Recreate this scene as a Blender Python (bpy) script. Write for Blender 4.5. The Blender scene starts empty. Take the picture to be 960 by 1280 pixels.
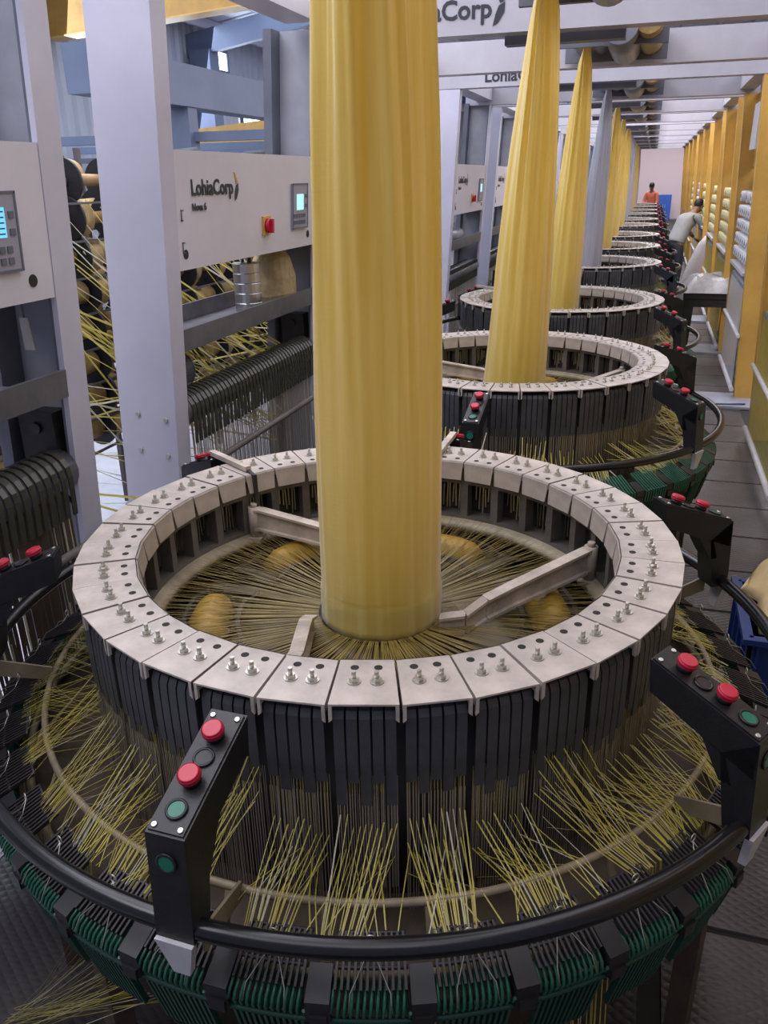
import bpy, math, random
from mathutils import Vector, Matrix
random.seed(7)
scene = bpy.context.scene
col = scene.collection

# ------------------------------------------------------------------ camera
cam_data = bpy.data.cameras.new('camera')
cam = bpy.data.objects.new('camera', cam_data)
col.objects.link(cam)
cam_data.sensor_fit = 'VERTICAL'
cam_data.sensor_height = 36.0
cam_data.lens = 36.0 * 1010.0 / 1280.0
cam_data.clip_start = 0.05
cam_data.clip_end = 200
fw = Vector((-0.27963983, 0.88131508, -0.38090064))
rt = Vector((0.95513794, 0.29566631, -0.01711583))
up = Vector((-0.09753505, 0.36859892, 0.92445754))
m = Matrix.Identity(4)
for i in range(3):
    m[i][0] = rt[i]; m[i][1] = up[i]; m[i][2] = -fw[i]
m[0][3], m[1][3], m[2][3] = 0.0, 0.0, 2.05
cam.matrix_world = m
scene.camera = cam

# ------------------------------------------------------------------ light and exposure
world = bpy.data.worlds.new('world')
scene.world = world
world.use_nodes = True
bg = world.node_tree.nodes['Background']
bg.inputs[0].default_value = (0.72, 0.76, 1.0, 1)
bg.inputs[1].default_value = 0.30
vs = scene.view_settings
vs.view_transform = 'Standard'
vs.look = 'None'
vs.gamma = 1.0
vs.use_curve_mapping = False
vs.exposure = 0.0


def area(name, loc, size_x, size_y, power, color, rot):
    d = bpy.data.lights.new(name, 'AREA')
    d.shape = 'RECTANGLE'
    d.size = size_x
    d.size_y = size_y
    d.energy = power
    d.color = color
    o = bpy.data.objects.new(name, d)
    o.location = loc
    o.rotation_euler = rot
    col.objects.link(o)
    return o


PI = math.pi
COOL = (0.72, 0.82, 1.0)
WHITE = (0.97, 0.95, 1.0)
# daylight coming through the translucent strip of the left wall and the roof lights, plus two added fill lamps
area('wall_daylight', (-8.8, 13, 3.9), 2.0, 20, 650, COOL, (0, -PI / 2 + 0.25, 0))
area('roof_daylight_left', (-5.6, 9.5, 5.1), 4, 20, 560, COOL, (0, 0, 0))
area('roof_daylight_aisle', (-0.6, 3.0, 4.6), 3.5, 9, 190, WHITE, (0, 0, 0))
area('roof_daylight_far', (-0.3, 22.0, 4.6), 3.0, 24, 1300, WHITE, (0, 0, 0))
area('creel_fill_light', (-2.9, 3.0, 4.7), 1.6, 9, 260, WHITE, (0, 0, 0))  # added fill lamp, no real source; lifts the dark bobbins and tube tops
area('end_bay_fill_light', (0.5, 40.0, 4.5), 6, 6, 480, WHITE, (0, 0, 0))  # extra lamp put in to brighten the end wall and far aisle
area('roof_daylight_right', (3.5, 12, 4.8), 3.0, 20, 600, WHITE, (0, 0, 0))

# ------------------------------------------------------------------ materials
MATS = {}


def mat(name, color, rough=0.5, metal=0.0, var=0.0, scale=8.0, bump=0.0, bscale=60.0, emit=None, estr=0.0,
        sheen=0.0, trans=0.0, stretch=None, col2=None, coat=0.0):
    ma = bpy.data.materials.new(name)
    ma.use_nodes = True
    nt = ma.node_tree
    b = nt.nodes['Principled BSDF']
    b.inputs['Base Color'].default_value = (*color, 1)
    b.inputs['Roughness'].default_value = rough
    b.inputs['Metallic'].default_value = metal
    if coat:
        b.inputs['Coat Weight'].default_value = coat
    if sheen:
        b.inputs['Sheen Weight'].default_value = sheen
        b.inputs['Sheen Roughness'].default_value = 0.4
    if emit:
        b.inputs['Emission Color'].default_value = (*emit, 1)
        b.inputs['Emission Strength'].default_value = estr
    tc = None
    if var or bump:
        tc = nt.nodes.new('ShaderNodeTexCoord')
        mp = nt.nodes.new('ShaderNodeMapping')
        nt.links.new(tc.outputs['Object'], mp.inputs['Vector'])
        if stretch:
            mp.inputs['Scale'].default_value = stretch
    if var:
        n = nt.nodes.new('ShaderNodeTexNoise')
        n.inputs['Scale'].default_value = scale
        n.inputs['Detail'].default_value = 5
        n.inputs['Roughness'].default_value = 0.65
        nt.links.new(mp.outputs[0], n.inputs['Vector'])
        r = nt.nodes.new('ShaderNodeValToRGB')
        c2 = col2 if col2 else tuple(c * (1 - var) for c in color)
        r.color_ramp.elements[0].position = 0.32
        r.color_ramp.elements[1].position = 0.68
        r.color_ramp.elements[0].color = (*c2, 1)
        r.color_ramp.elements[1].color = (*[min(1, c * (1 + var * 0.35)) for c in color], 1)
        nt.links.new(n.outputs['Fac'], r.inputs[0])
        nt.links.new(r.outputs[0], b.inputs['Base Color'])
    if bump:
        n2 = nt.nodes.new('ShaderNodeTexNoise')
        n2.inputs['Scale'].default_value = bscale
        n2.inputs['Detail'].default_value = 4
        nt.links.new(mp.outputs[0], n2.inputs['Vector'])
        bp = nt.nodes.new('ShaderNodeBump')
        bp.inputs['Strength'].default_value = bump
        bp.inputs['Distance'].default_value = 0.01
        nt.links.new(n2.outputs['Fac'], bp.inputs['Height'])
        nt.links.new(bp.outputs[0], b.inputs['Normal'])
    if trans:
        out = nt.nodes['Material Output']
        tl = nt.nodes.new('ShaderNodeBsdfTranslucent')
        tl.inputs[0].default_value = (*color, 1)
        mx = nt.nodes.new('ShaderNodeMixShader')
        mx.inputs[0].default_value = trans
        nt.links.new(b.outputs[0], mx.inputs[1])
        nt.links.new(tl.outputs[0], mx.inputs[2])
        nt.links.new(mx.outputs[0], out.inputs[0])
    MATS[name] = ma
    return ma


M_cover = mat('cream_paint', (0.53, 0.465, 0.42), 0.42, 0, 0.32, 9, 0.05, 90)
M_nut = mat('zinc', (0.55, 0.53, 0.48), 0.35, 0.9)
M_hole = mat('hole_dark', (0.015, 0.013, 0.012), 0.8)
M_frame = mat('grey_casting', (0.16, 0.145, 0.135), 0.6, 0.1, 0.35, 12)
M_weave = mat('beige_ring_paint', (0.42, 0.36, 0.26), 0.5, 0, 0.45, 7)
M_dark = mat('dark_machine', (0.035, 0.032, 0.032), 0.6, 0.1, 0.4, 10)
M_black = mat('black_paint', (0.012, 0.012, 0.015), 0.42, 0, 0.3, 30, 0.08, 200)
M_rail = mat('black_gloss_rail', (0.007, 0.007, 0.009), 0.24)
M_strap = mat('slate_strap', (0.075, 0.075, 0.085), 0.42, 0.1, 0.35, 14)
M_wire = mat('heddle_wire', (0.36, 0.31, 0.26), 0.45, 0.3)
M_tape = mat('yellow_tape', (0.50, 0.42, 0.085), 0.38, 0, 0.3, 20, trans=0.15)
M_tapepale = mat('pale_tape', (0.52, 0.50, 0.36), 0.38, 0, 0.3, 20, trans=0.15)
M_tapewhite = mat('white_tape', (0.66, 0.66, 0.70), 0.38, trans=0.15)
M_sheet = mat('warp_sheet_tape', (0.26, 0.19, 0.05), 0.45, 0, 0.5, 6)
M_hoop = mat('tan_hoop', (0.24, 0.19, 0.12), 0.5, 0, 0.35, 10)
M_brown = mat('brown_deck', (0.085, 0.060, 0.040), 0.6, 0, 0.4, 8)
M_race = mat('oily_race', (0.075, 0.055, 0.022), 0.4, 0.1, 0.4, 6)
M_spring = mat('green_coil', (0.016, 0.105, 0.066), 0.38, 0, 0.3, 30)
M_springd = mat('green_slat', (0.011, 0.068, 0.046), 0.45, 0, 0.3, 30)
M_comb = mat('comb_bar', (0.030, 0.026, 0.030), 0.45, 0.2)
M_block = mat('comb_block', (0.016, 0.015, 0.018), 0.45)
M_red = mat('red_plastic', (0.52, 0.012, 0.045), 0.32)
M_green = mat('green_plastic', (0.008, 0.16, 0.10), 0.35)
M_screw = mat('steel_screw', (0.62, 0.62, 0.62), 0.3, 0.9)
M_white = mat('white_bracket', (0.62, 0.60, 0.64), 0.45, 0, 0.15, 10)
M_arm = mat('cream_arm', (0.56, 0.48, 0.41), 0.45, 0, 0.4, 10)
M_bobyellow = mat('yellow_cop', (0.40, 0.235, 0.022), 0.5, 0, 0.3, 10)
M_post = mat('white_post_paint', (0.55, 0.54, 0.66), 0.34, 0, 0.10, 2.0, 0.02, 30)
M_panel = mat('white_panel_paint', (0.62, 0.60, 0.69), 0.36, 0, 0.08, 2.5)
M_channel = mat('grey_channel', (0.13, 0.14, 0.18), 0.45, 0.1, 0.2, 4)
M_web = mat('light_grey_web', (0.34, 0.35, 0.41), 0.45, 0, 0.15, 4)
M_shelf = mat('steel_shelf', (0.22, 0.22, 0.25), 0.32, 0.5, 0.3, 6)
M_letters = mat('black_letters', (0.02, 0.022, 0.035), 0.5)
M_goldletter = mat('gold_letters', (0.45, 0.30, 0.06), 0.5)
M_beam = mat('white_beam_paint', (0.46, 0.45, 0.52), 0.40, 0, 0.12, 3)
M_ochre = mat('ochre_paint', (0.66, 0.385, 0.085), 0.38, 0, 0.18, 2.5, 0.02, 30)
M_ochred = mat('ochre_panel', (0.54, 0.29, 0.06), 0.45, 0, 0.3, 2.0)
M_blue = mat('blue_grey_beam', (0.125, 0.155, 0.235), 0.5, 0, 0.15, 2)
M_roofm = mat('roof_sheet', (0.52, 0.54, 0.62), 0.55, 0.0, 0.12, 1.5)
M_roller = mat('grey_roller', (0.25, 0.26, 0.31), 0.35, 0.3)
M_tube_card = mat('cardboard_core', (0.38, 0.24, 0.105), 0.6, 0, 0.2, 12)
M_yarn = mat('tan_yarn', (0.44, 0.31, 0.12), 0.5, 0, 0.3, 25)
M_flange = mat('black_flange', (0.014, 0.015, 0.020), 0.45)
M_rack = mat('rack_steel', (0.14, 0.13, 0.14), 0.45, 0.4)
M_screen = mat('lcd_screen', (0.05, 0.25, 0.45), 0.3, emit=(0.22, 0.72, 1.0), estr=0.85)
M_screenp = mat('lcd_pale', (0.3, 0.6, 0.6), 0.3, emit=(0.42, 0.86, 0.95), estr=0.85)
M_key = mat('keypad', (0.12, 0.13, 0.18), 0.5)
M_hmi = mat('hmi_face', (0.30, 0.30, 0.38), 0.4)
M_yellowplate = mat('yellow_plate', (0.60, 0.38, 0.10), 0.45)
M_paper = mat('kraft_paper', (0.42, 0.32, 0.17), 0.6, 0, 0.35, 12, 0.5, 25)
M_poly = mat('polythene', (0.55, 0.53, 0.54), 0.25, 0, 0.3, 9, 0.8, 14, trans=0.3)
M_sack = mat('white_sack', (0.52, 0.48, 0.49), 0.6, 0, 0.1, 9, 0.3, 20)
M_bluecrate = mat('blue_plastic', (0.010, 0.035, 0.16), 0.38)
M_cloth = mat('tan_cloth', (0.62, 0.46, 0.23), 0.7, 0, 0.12, 9, 0.3, 12)
M_greenbot = mat('green_bottle', (0.06, 0.35, 0.16), 0.25, trans=0.3)
M_skin = mat('skin', (0.28, 0.13, 0.075), 0.5)
M_hair = mat('hair', (0.012, 0.010, 0.010), 0.5)
M_shirtgrey = mat('grey_shirt', (0.36, 0.36, 0.36), 0.8, 0, 0.12, 10, 0.3, 10)
M_trouser = mat('dark_trousers', (0.035, 0.032, 0.045), 0.8)
M_shirtred = mat('red_shirt', (0.62, 0.16, 0.09), 0.8)
M_lamp = mat('lamp_tube', (0.9, 0.9, 0.95), 0.4, emit=(0.9, 0.95, 1.0), estr=6.0)
M_winlit = mat('window_daylight', (0.9, 0.9, 0.95), 0.4, emit=(0.80, 0.88, 1.0), estr=5.0)
M_wall = mat('wall_sheet', (0.40, 0.42, 0.48), 0.5, 0, 0.1, 1)
M_endwall = mat('pink_wall', (0.66, 0.53, 0.54), 0.7)
M_bluedoor = mat('blue_door', (0.03, 0.10, 0.42), 0.5)
M_seam = mat('floor_pit', (0.02, 0.018, 0.018), 0.8)
M_cream = mat('cream_package', (0.72, 0.66, 0.36), 0.5, 0, 0.2, 20)
M_whitepack = mat('white_package', (0.74, 0.73, 0.78), 0.5, 0, 0.1, 20)


def fabric_mat(name, base, base2, trans):
    ma = bpy.data.materials.new(name)
    ma.use_nodes = True
    nt = ma.node_tree
    b = nt.nodes['Principled BSDF']
    tc = nt.nodes.new('ShaderNodeTexCoord')
    mp = nt.nodes.new('ShaderNodeMapping')
    mp.inputs['Scale'].default_value = (18, 18, 0.7)
    nt.links.new(tc.outputs['Object'], mp.inputs[0])
    n = nt.nodes.new('ShaderNodeTexNoise')
    n.inputs['Scale'].default_value = 2.2
    n.inputs['Detail'].default_value = 6
    nt.links.new(mp.outputs[0], n.inputs['Vector'])
    r = nt.nodes.new('ShaderNodeValToRGB')
    r.color_ramp.elements[0].position = 0.3
    r.color_ramp.elements[1].position = 0.72
    r.color_ramp.elements[0].color = (*base2, 1)
    r.color_ramp.elements[1].color = (*base, 1)
    nt.links.new(n.outputs['Fac'], r.inputs[0])
    nt.links.new(r.outputs[0], b.inputs['Base Color'])
    b.inputs['Roughness'].default_value = 0.33
    b.inputs['Coat Weight'].default_value = 0.35
    b.inputs['Coat Roughness'].default_value = 0.28
    b.inputs['Sheen Weight'].default_value = 0.6
    # the weave: fine horizontal weft lines and vertical warp lines as relief
    w = nt.nodes.new('ShaderNodeTexNoise')
    w.inputs['Scale'].default_value = 3.0
    w.inputs['Detail'].default_value = 3
    mp2 = nt.nodes.new('ShaderNodeMapping')
    mp2.inputs['Scale'].default_value = (6, 6, 60)
    nt.links.new(tc.outputs['Object'], mp2.inputs[0])
    nt.links.new(mp2.outputs[0], w.inputs['Vector'])
    ad = nt.nodes.new('ShaderNodeMath')
    ad.operation = 'MULTIPLY_ADD'
    ad.inputs[1].default_value = 0.35
    nt.links.new(w.outputs['Fac'], ad.inputs[0])
    nt.links.new(n.outputs['Fac'], ad.inputs[2])
    bp = nt.nodes.new('ShaderNodeBump')
    bp.inputs['Strength'].default_value = 0.35
    bp.inputs['Distance'].default_value = 0.006
    nt.links.new(ad.outputs[0], bp.inputs['Height'])
    nt.links.new(bp.outputs[0], b.inputs['Normal'])
    tl = nt.nodes.new('ShaderNodeBsdfTranslucent')
    nt.links.new(r.outputs[0], tl.inputs[0])
    mx = nt.nodes.new('ShaderNodeMixShader')
    mx.inputs[0].default_value = trans
    nt.links.new(b.outputs[0], mx.inputs[1])
    nt.links.new(tl.outputs[0], mx.inputs[2])
    nt.links.new(mx.outputs[0], nt.nodes['Material Output'].inputs[0])
    return ma


M_fabY = fabric_mat('yellow_woven_fabric', (0.95, 0.77, 0.25), (0.86, 0.645, 0.13), 0.36)
M_fabW = fabric_mat('white_woven_fabric', (0.66, 0.66, 0.72), (0.50, 0.50, 0.58), 0.3)


def plate_mat():
    ma = bpy.data.materials.new('chequer_plate')
    ma.use_nodes = True
    nt = ma.node_tree
    b = nt.nodes['Principled BSDF']
    tc = nt.nodes.new('ShaderNodeTexCoord')
    geo = nt.nodes.new('ShaderNodeNewGeometry')
    n = nt.nodes.new('ShaderNodeTexNoise')
    n.inputs['Scale'].default_value = 3
    n.inputs['Detail'].default_value = 6
    nt.links.new(geo.outputs['Position'], n.inputs['Vector'])
    r = nt.nodes.new('ShaderNodeValToRGB')
    r.color_ramp.elements[0].position = 0.3
    r.color_ramp.elements[1].position = 0.75
    r.color_ramp.elements[0].color = (0.040, 0.035, 0.037, 1)
    r.color_ramp.elements[1].color = (0.115, 0.100, 0.104, 1)
    nt.links.new(n.outputs['Fac'], r.inputs[0])
    nt.links.new(r.outputs[0], b.inputs['Base Color'])
    b.inputs['Roughness'].default_value = 0.36
    b.inputs['Metallic'].default_value = 0.35
    mp = nt.nodes.new('ShaderNodeMapping')
    mp.inputs['Rotation'].default_value = (0, 0, PI / 4)
    mp.inputs['Scale'].default_value = (95, 150, 95)
    nt.links.new(geo.outputs['Position'], mp.inputs[0])
    sx = nt.nodes.new('ShaderNodeSeparateXYZ')
    nt.links.new(mp.outputs[0], sx.inputs[0])
    outs = []
    for ax in (0, 1):
        q = nt.nodes.new('ShaderNodeMath')
        q.operation = 'SINE'
        nt.links.new(sx.outputs[ax], q.inputs[0])
        outs.append(q)
    pr = nt.nodes.new('ShaderNodeMath')
    pr.operation = 'MULTIPLY'
    nt.links.new(outs[0].outputs[0], pr.inputs[0])
    nt.links.new(outs[1].outputs[0], pr.inputs[1])
    ab = nt.nodes.new('ShaderNodeMath')
    ab.operation = 'ABSOLUTE'
    nt.links.new(pr.outputs[0], ab.inputs[0])
    bp = nt.nodes.new('ShaderNodeBump')
    bp.inputs['Strength'].default_value = 0.25
    bp.inputs['Distance'].default_value = 0.006
    nt.links.new(ab.outputs[0], bp.inputs['Height'])
    nt.links.new(bp.outputs[0], b.inputs['Normal'])
    return ma


M_plate = plate_mat()
M_floor = mat('epoxy_floor', (0.40, 0.38, 0.42), 0.26, 0, 0.25, 1.6)


# ------------------------------------------------------------------ mesh helpers
class MB:
    def __init__(self):
        self.v, self.f, self.m, self.s = [], [], [], []

    def face(self, idx, m=0, s=False):
        self.f.append(idx); self.m.append(m); self.s.append(s)

    def hexa(self, p, m=0):
        """8 points: bottom 0-3 anticlockwise, top 4-7"""
        b = len(self.v)
        self.v += [tuple(q) for q in p]
        for q in ((3, 2, 1, 0), (4, 5, 6, 7), (0, 1, 5, 4), (1, 2, 6, 5), (2, 3, 7, 6), (3, 0, 4, 7)):
            self.face(tuple(b + i for i in q), m)
        return self

    def box(self, x0, x1, y0, y1, z0, z1, m=0):
        return self.hexa([(x0, y0, z0), (x1, y0, z0), (x1, y1, z0), (x0, y1, z0),
                          (x0, y0, z1), (x1, y0, z1), (x1, y1, z1), (x0, y1, z1)], m)

    def beam(self, p0, p1, w, h, m=0, upv=(0, 0, 1)):
        p0, p1 = Vector(p0), Vector(p1)
        d = (p1 - p0).normalized()
        s = d.cross(Vector(upv))
        if s.length < 1e-5:
            s = d.cross(Vector((0, 1, 0)))
        s.normalize()
        u = s.cross(d)
        s, u = s * w / 2, u * h / 2
        return self.hexa([p0 + s - u, p1 + s - u, p1 - s - u, p0 - s - u,
                          p0 + s + u, p1 + s + u, p1 - s + u, p0 - s + u], m)

    def cyl(self, p0, p1, r0, r1=None, n=12, m=0, caps=True, mcap=None, smooth=True):
        r1 = r0 if r1 is None else r1
        p0, p1 = Vector(p0), Vector(p1)
        d = (p1 - p0).normalized()
        a = d.orthogonal().normalized()
        b2 = d.cross(a)
        b = len(self.v)
        for p, r in ((p0, r0), (p1, r1)):
            for i in range(n):
                t = 2 * PI * i / n
                self.v.append(tuple(p + a * (r * math.cos(t)) + b2 * (r * math.sin(t))))
        for i in range(n):
            j = (i + 1) % n
            self.face((b + i, b + j, b + n + j, b + n + i), m, smooth)
        if caps:
            mc = m if mcap is None else mcap
            self.face(tuple(b + i for i in reversed(range(n))), mc)
            self.face(tuple(b + n + i for i in range(n)), mc)
        return self

    def tube(self, path, r, n=8, m=0, closed=False, caps=True, radii=None):
        P = [Vector(p) for p in path]
        k = len(P)
        b = len(self.v)
        prev = None
        for i in range(k):
            if closed:
                d = (P[(i + 1) % k] - P[i - 1])
            else:
                d = P[min(i + 1, k - 1)] - P[max(i - 1, 0)]
            d.normalize()
            if prev is None:
                a = d.orthogonal().normalized()
            else:
                a = (prev - d * prev.dot(d))
                a = a.normalized() if a.length > 1e-6 else d.orthogonal().normalized()
            prev = a
            c = d.cross(a)
            rr = radii[i] if radii else r
            for j in range(n):
                t = 2 * PI * j / n
                self.v.append(tuple(P[i] + a * (rr * math.cos(t)) + c * (rr * math.sin(t))))
        kk = k if closed else k - 1
        for i in range(kk):
            i2 = (i + 1) % k
            for j in range(n):
                j2 = (j + 1) % n
                self.face((b + i * n + j, b + i * n + j2, b + i2 * n + j2, b + i2 * n + j), m, True)
        if not closed and caps:
            self.face(tuple(b + j for j in reversed(range(n))), m)
            self.face(tuple(b + (k - 1) * n + j for j in range(n)), m)
        return self

    def revolve(self, prof, n=72, m=0, closed=True, smooth=True, center=(0, 0)):
        b = len(self.v)
        k = len(prof)
        for i in range(n):
            a = 2 * PI * i / n
            for (r, z) in prof:
                self.v.append((center[0] + r * math.cos(a), center[1] + r * math.sin(a), z))
        kk = k if closed else k - 1
        for i in range(n):
            i2 = (i + 1) % n
            for j in range(kk):
                j2 = (j + 1) % k
                self.face((b + i * k + j, b + i2 * k + j, b + i2 * k + j2, b + i * k + j2), m, smooth)
        return self

    def ribbon(self, pts, side, w, m=0):
        s = Vector(side).normalized() * (w / 2)
        b = len(self.v)
        for p in pts:
            p = Vector(p)
            self.v.append(tuple(p - s)); self.v.append(tuple(p + s))
        for i in range(len(pts) - 1):
            self.face((b + 2 * i, b + 2 * i + 1, b + 2 * i + 3, b + 2 * i + 2), m)
        return self

    def sphere(self, c, rx, ry=None, rz=None, n=12, k=8, m=0):
        ry = rx if ry is None else ry
        rz = rx if rz is None else rz
        b = len(self.v)
        for i in range(1, k):
            t = PI * i / k
            for j in range(n):
                a = 2 * PI * j / n
                self.v.append((c[0] + rx * math.sin(t) * math.cos(a), c[1] + ry * math.sin(t) * math.sin(a),
                               c[2] + rz * math.cos(t)))
        for i in range(k - 2):
            for j in range(n):
                j2 = (j + 1) % n
                self.face((b + i * n + j, b + (i + 1) * n + j, b + (i + 1) * n + j2, b + i * n + j2), m, True)
        self.v.append((c[0], c[1], c[2] + rz)); self.v.append((c[0], c[1], c[2] - rz))
        t0 = len(self.v) - 2
        for j in range(n):
            j2 = (j + 1) % n
            self.face((t0, b + j, b + j2), m, True)
            self.face((t0 + 1, b + (k - 2) * n + j2, b + (k - 2) * n + j), m, True)
        return self

    def mesh(self, name, mats):
        me = bpy.data.meshes.new(name)
        me.from_pydata(self.v, [], self.f)
        for x in (mats if isinstance(mats, (list, tuple)) else [mats]):
            me.materials.append(x)
        me.polygons.foreach_set('material_index', self.m)
        me.polygons.foreach_set('use_smooth', self.s)
        me.update()
        return me

    def build(self, name, mats, parent=None, loc=None, rot=None):
        return link(name, self.mesh(name, mats), parent, loc, rot)


def link(name, me, parent=None, loc=None, rot=None):
    o = bpy.data.objects.new(name, me)
    col.objects.link(o)
    if parent is not None:
        o.parent = parent
    if loc is not None:
        o.location = loc
    if rot is not None:
        o.rotation_euler = rot
    return o


def tag(o, label=None, cat=None, group=None, kind=None):
    if label: o['label'] = label
    if cat: o['category'] = cat
    if group: o['group'] = group
    if kind: o['kind'] = kind
    return o


def thing(name, label, cat, loc=(0, 0, 0), rot=None, group=None):
    o = bpy.data.objects.new(name, None)
    o.empty_display_size = 0.1
    col.objects.link(o)
    o.location = loc
    if rot: o.rotation_euler = rot
    return tag(o, label, cat, group)


KIDS = {}


def copy_tree(o, kids, parent=None):
    c = o.copy()
    col.objects.link(c)
    if parent is not None:
        c.parent = parent
    for ch in kids.get(o.name, ()):
        copy_tree(ch, kids, c)
    return c


def kid_map(root):
    kids = {}
    for o in bpy.data.objects:
        if o.parent is not None:
            kids.setdefault(o.parent.name, []).append(o)
    return kids


def structure(name, mb, mats, parent=None):
    o = mb.build(name, mats, parent)
    if parent is None:
        o['kind'] = 'structure'
    return o


def text_mesh(txt, size, name, extrude=0.001):
    cu = bpy.data.curves.new(name + '_curve', 'FONT')
    cu.body = txt
    cu.size = size
    cu.extrude = extrude
    cu.offset = size * 0.022
    cu.resolution_u = 3
    ob = bpy.data.objects.new(name + '_tmp', cu)
    col.objects.link(ob)
    dg = bpy.context.evaluated_depsgraph_get()
    me = bpy.data.meshes.new_from_object(ob.evaluated_get(dg))
    bpy.data.objects.remove(ob)
    bpy.data.curves.remove(cu)
    return me


def pol(r, a, z):
    a = math.radians(a)
    return Vector((r * math.cos(a), r * math.sin(a), z))


ORD = ['nearest', 'second', 'third', 'fourth', 'fifth', 'sixth', 'seventh', 'eighth', 'ninth', 'tenth', 'eleventh',
       'twelfth']
LX = -0.62
LY = [1.90, 4.30, 6.62, 9.62, 11.95, 14.27, 17.1, 19.3, 22.0, 24.3, 27.0, 29.3]

# ------------------------------------------------------------------ setting: floor, roof, walls
fl = MB().box(-12, 8, -4, 46, -0.06, -0.012)
floor = structure('floor', fl, M_floor)
pit = MB().box(-1.85, 1.9, -2, 44, -0.012, -0.006)
pit.build('floor_pit', M_seam, floor)


def plates(xs, y0, y1, step, z=0.0):
    cache = {}
    y = y0
    while y < y1:
        for (xa, xb) in xs:
            key = round(xb - xa, 4)
            if key not in cache:
                w, d = (xb - xa) / 2 - 0.009, step / 2 - 0.009
                mb = MB()
                mb.hexa([(-w, -d, -0.006), (w, -d, -0.006), (w, d, -0.006), (-w, d, -0.006),
                         (-w + .003, -d + .003, 0), (w - .003, -d + .003, 0), (w - .003, d - .003, 0),
                         (-w + .003, d - .003, 0)])
                cache[key] = mb.mesh('floor_plate', M_plate)
            o = link('floor_plate', cache[key], floor, ((xa + xb) / 2, y + step / 2,
                                                        z + random.uniform(-.001, .001)))
        y += step


plates([(0.22, 0.98)], 2.92, 22, 0.50)
plates([(-1.85, -0.85), (-0.85, 0.18)], 0.06, 7.5, 1.0)
plates([(0.22, 0.98)], -0.08, 2.9, 1.0)
mb = MB()
for y in (8.0, 10.6, 13.0):
    mb.box(0.55, 1.25, y, y + 0.55, 0.0, 0.022)
mb.build('landing_plate', M_web, floor)

# roof: sheets on a slope rising to the right, purlins below, rafters
mb = MB()
n = 90
for i in range(n):
    y0, y1 = -2 + i * 0.52, -2 + (i + 1) * 0.52
    mb.hexa([(-12, y0, 4.55), (6, y0, 7.4), (6, y0 + .40, 7.4), (-12, y0 + .40, 4.55),
             (-12, y0, 4.63), (6, y0, 7.48), (6, y0 + .40, 7.48), (-12, y0 + .40, 4.63)])
    mb.hexa([(-12, y0 + .40, 4.60), (6, y0 + .40, 7.45), (6, y1, 7.45), (-12, y1, 4.60),
             (-12, y0 + .40, 4.63), (6, y0 + .40, 7.48), (6, y1, 7.48), (-12, y1, 4.63)])
ceiling = structure('ceiling', mb, M_roofm)
for i in range(12):
    x = -8.8 + i * 1.15
    z = 4.55 + (x + 12) * 0.1583 - 0.10
    MB().box(x - .03, x + .03, -2, 45, z - .09, z + .09).build('purlin', M_beam, ceiling)
for y, tz, mt in ((6.0, .42, M_blue), (16.5, .42, M_blue), (20.6, .42, M_blue), (26.5, .42, M_blue), (34, .42, M_blue)):
    MB().hexa([(-9.2, y, 4.36), (5.5, y, 6.69), (5.5, y + .18, 6.69), (-9.2, y + .18, 4.36),
               (-9.2, y, 4.36 + tz), (5.5, y, 6.69 + tz), (5.5, y + .18, 6.69 + tz), (-9.2, y + .18, 4.36 + tz)]).build(
        'rafter', mt, ceiling)
    MB().box(-9.1, -8.65, y - .1, y + .28, 0, 4.5).build('column', M_blue, ceiling)

mb = MB()
mb.box(-9.35, -9.25, -4, 46, 0, 5.05)
x = -9.25
y = -4
while y < 46:
    mb.hexa([(x, y, 0), (x + .001, y, 0), (x + .05, y + .06, 0), (x, y + .06, 0), (x, y, 5.02), (x + .001, y, 5.02),
             (x + .05, y + .06, 5.02), (x, y + .06, 5.02)])
    mb.hexa([(x, y + .06, 0), (x + .05, y + .06, 0), (x + .05, y + .16, 0), (x, y + .16, 0), (x, y + .06, 5.02),
             (x + .05, y + .06, 5.02), (x + .05, y + .16, 5.02), (x, y + .16, 5.02)])
    y += 0.32
wall_left = structure('wall_left', mb, M_wall)
k = 0
for (y, z0, z1, w) in ((17.50, 4.28, 4.62, .62), (20.4, 4.20, 4.42, .5), (18.7, 3.25, 3.45, 1.0), 
                       (21.0, 3.2, 3.42, 1.2), (15.4, 2.62, 2.80, 1.6), (18.2, 2.62, 2.80, 1.8), (21.5, 2.66, 2.82, 2.2),
                       (13.2, 2.1, 2.45, 1.2), (25.0, 3.0, 3.5, 2.4), (29.0, 3.6, 4.4, 1.2)):
    k += 1
    w_o = structure('window_%d' % k, MB().box(-9.19, -9.16, y, y + w, z0, z1), M_winlit)
    for (ya, yb, za, zb) in ((y - .05, y, z0 - .05, z1 + .05), (y + w, y + w + .05, z0 - .05, z1 + .05),
                             (y, y + w, z0 - .05, z0), (y, y + w, z1, z1 + .05)):
        MB().box(-9.2, -9.13, ya, yb, za, zb).build('window_frame', M_blue, w_o)
k += 1
w_o = structure('window_%d' % k, MB().box(-7.75, -7.25, 44.96, 44.99, 3.7, 5.3), M_winlit)
MB().box(-7.85, -7.15, 44.93, 44.99, 4.75, 4.83).build('window_frame', M_blue, w_o)
structure('wall_back', MB().box(-12, 8, 45, 45.15, 0, 7.6), M_endwall)
structure('wall_right', MB().box(7.9, 8.05, -4, 46, 0, 7.8), M_wall)
d = thing('blue_locker', 'blue locker against the pinkish end wall at the end of the aisle', 'locker', (.55, 44.0, 0))
MB().box(-.32, .32, -.3, .3, 0, 1.12).build('locker_body', M_bluedoor, d)
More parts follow.
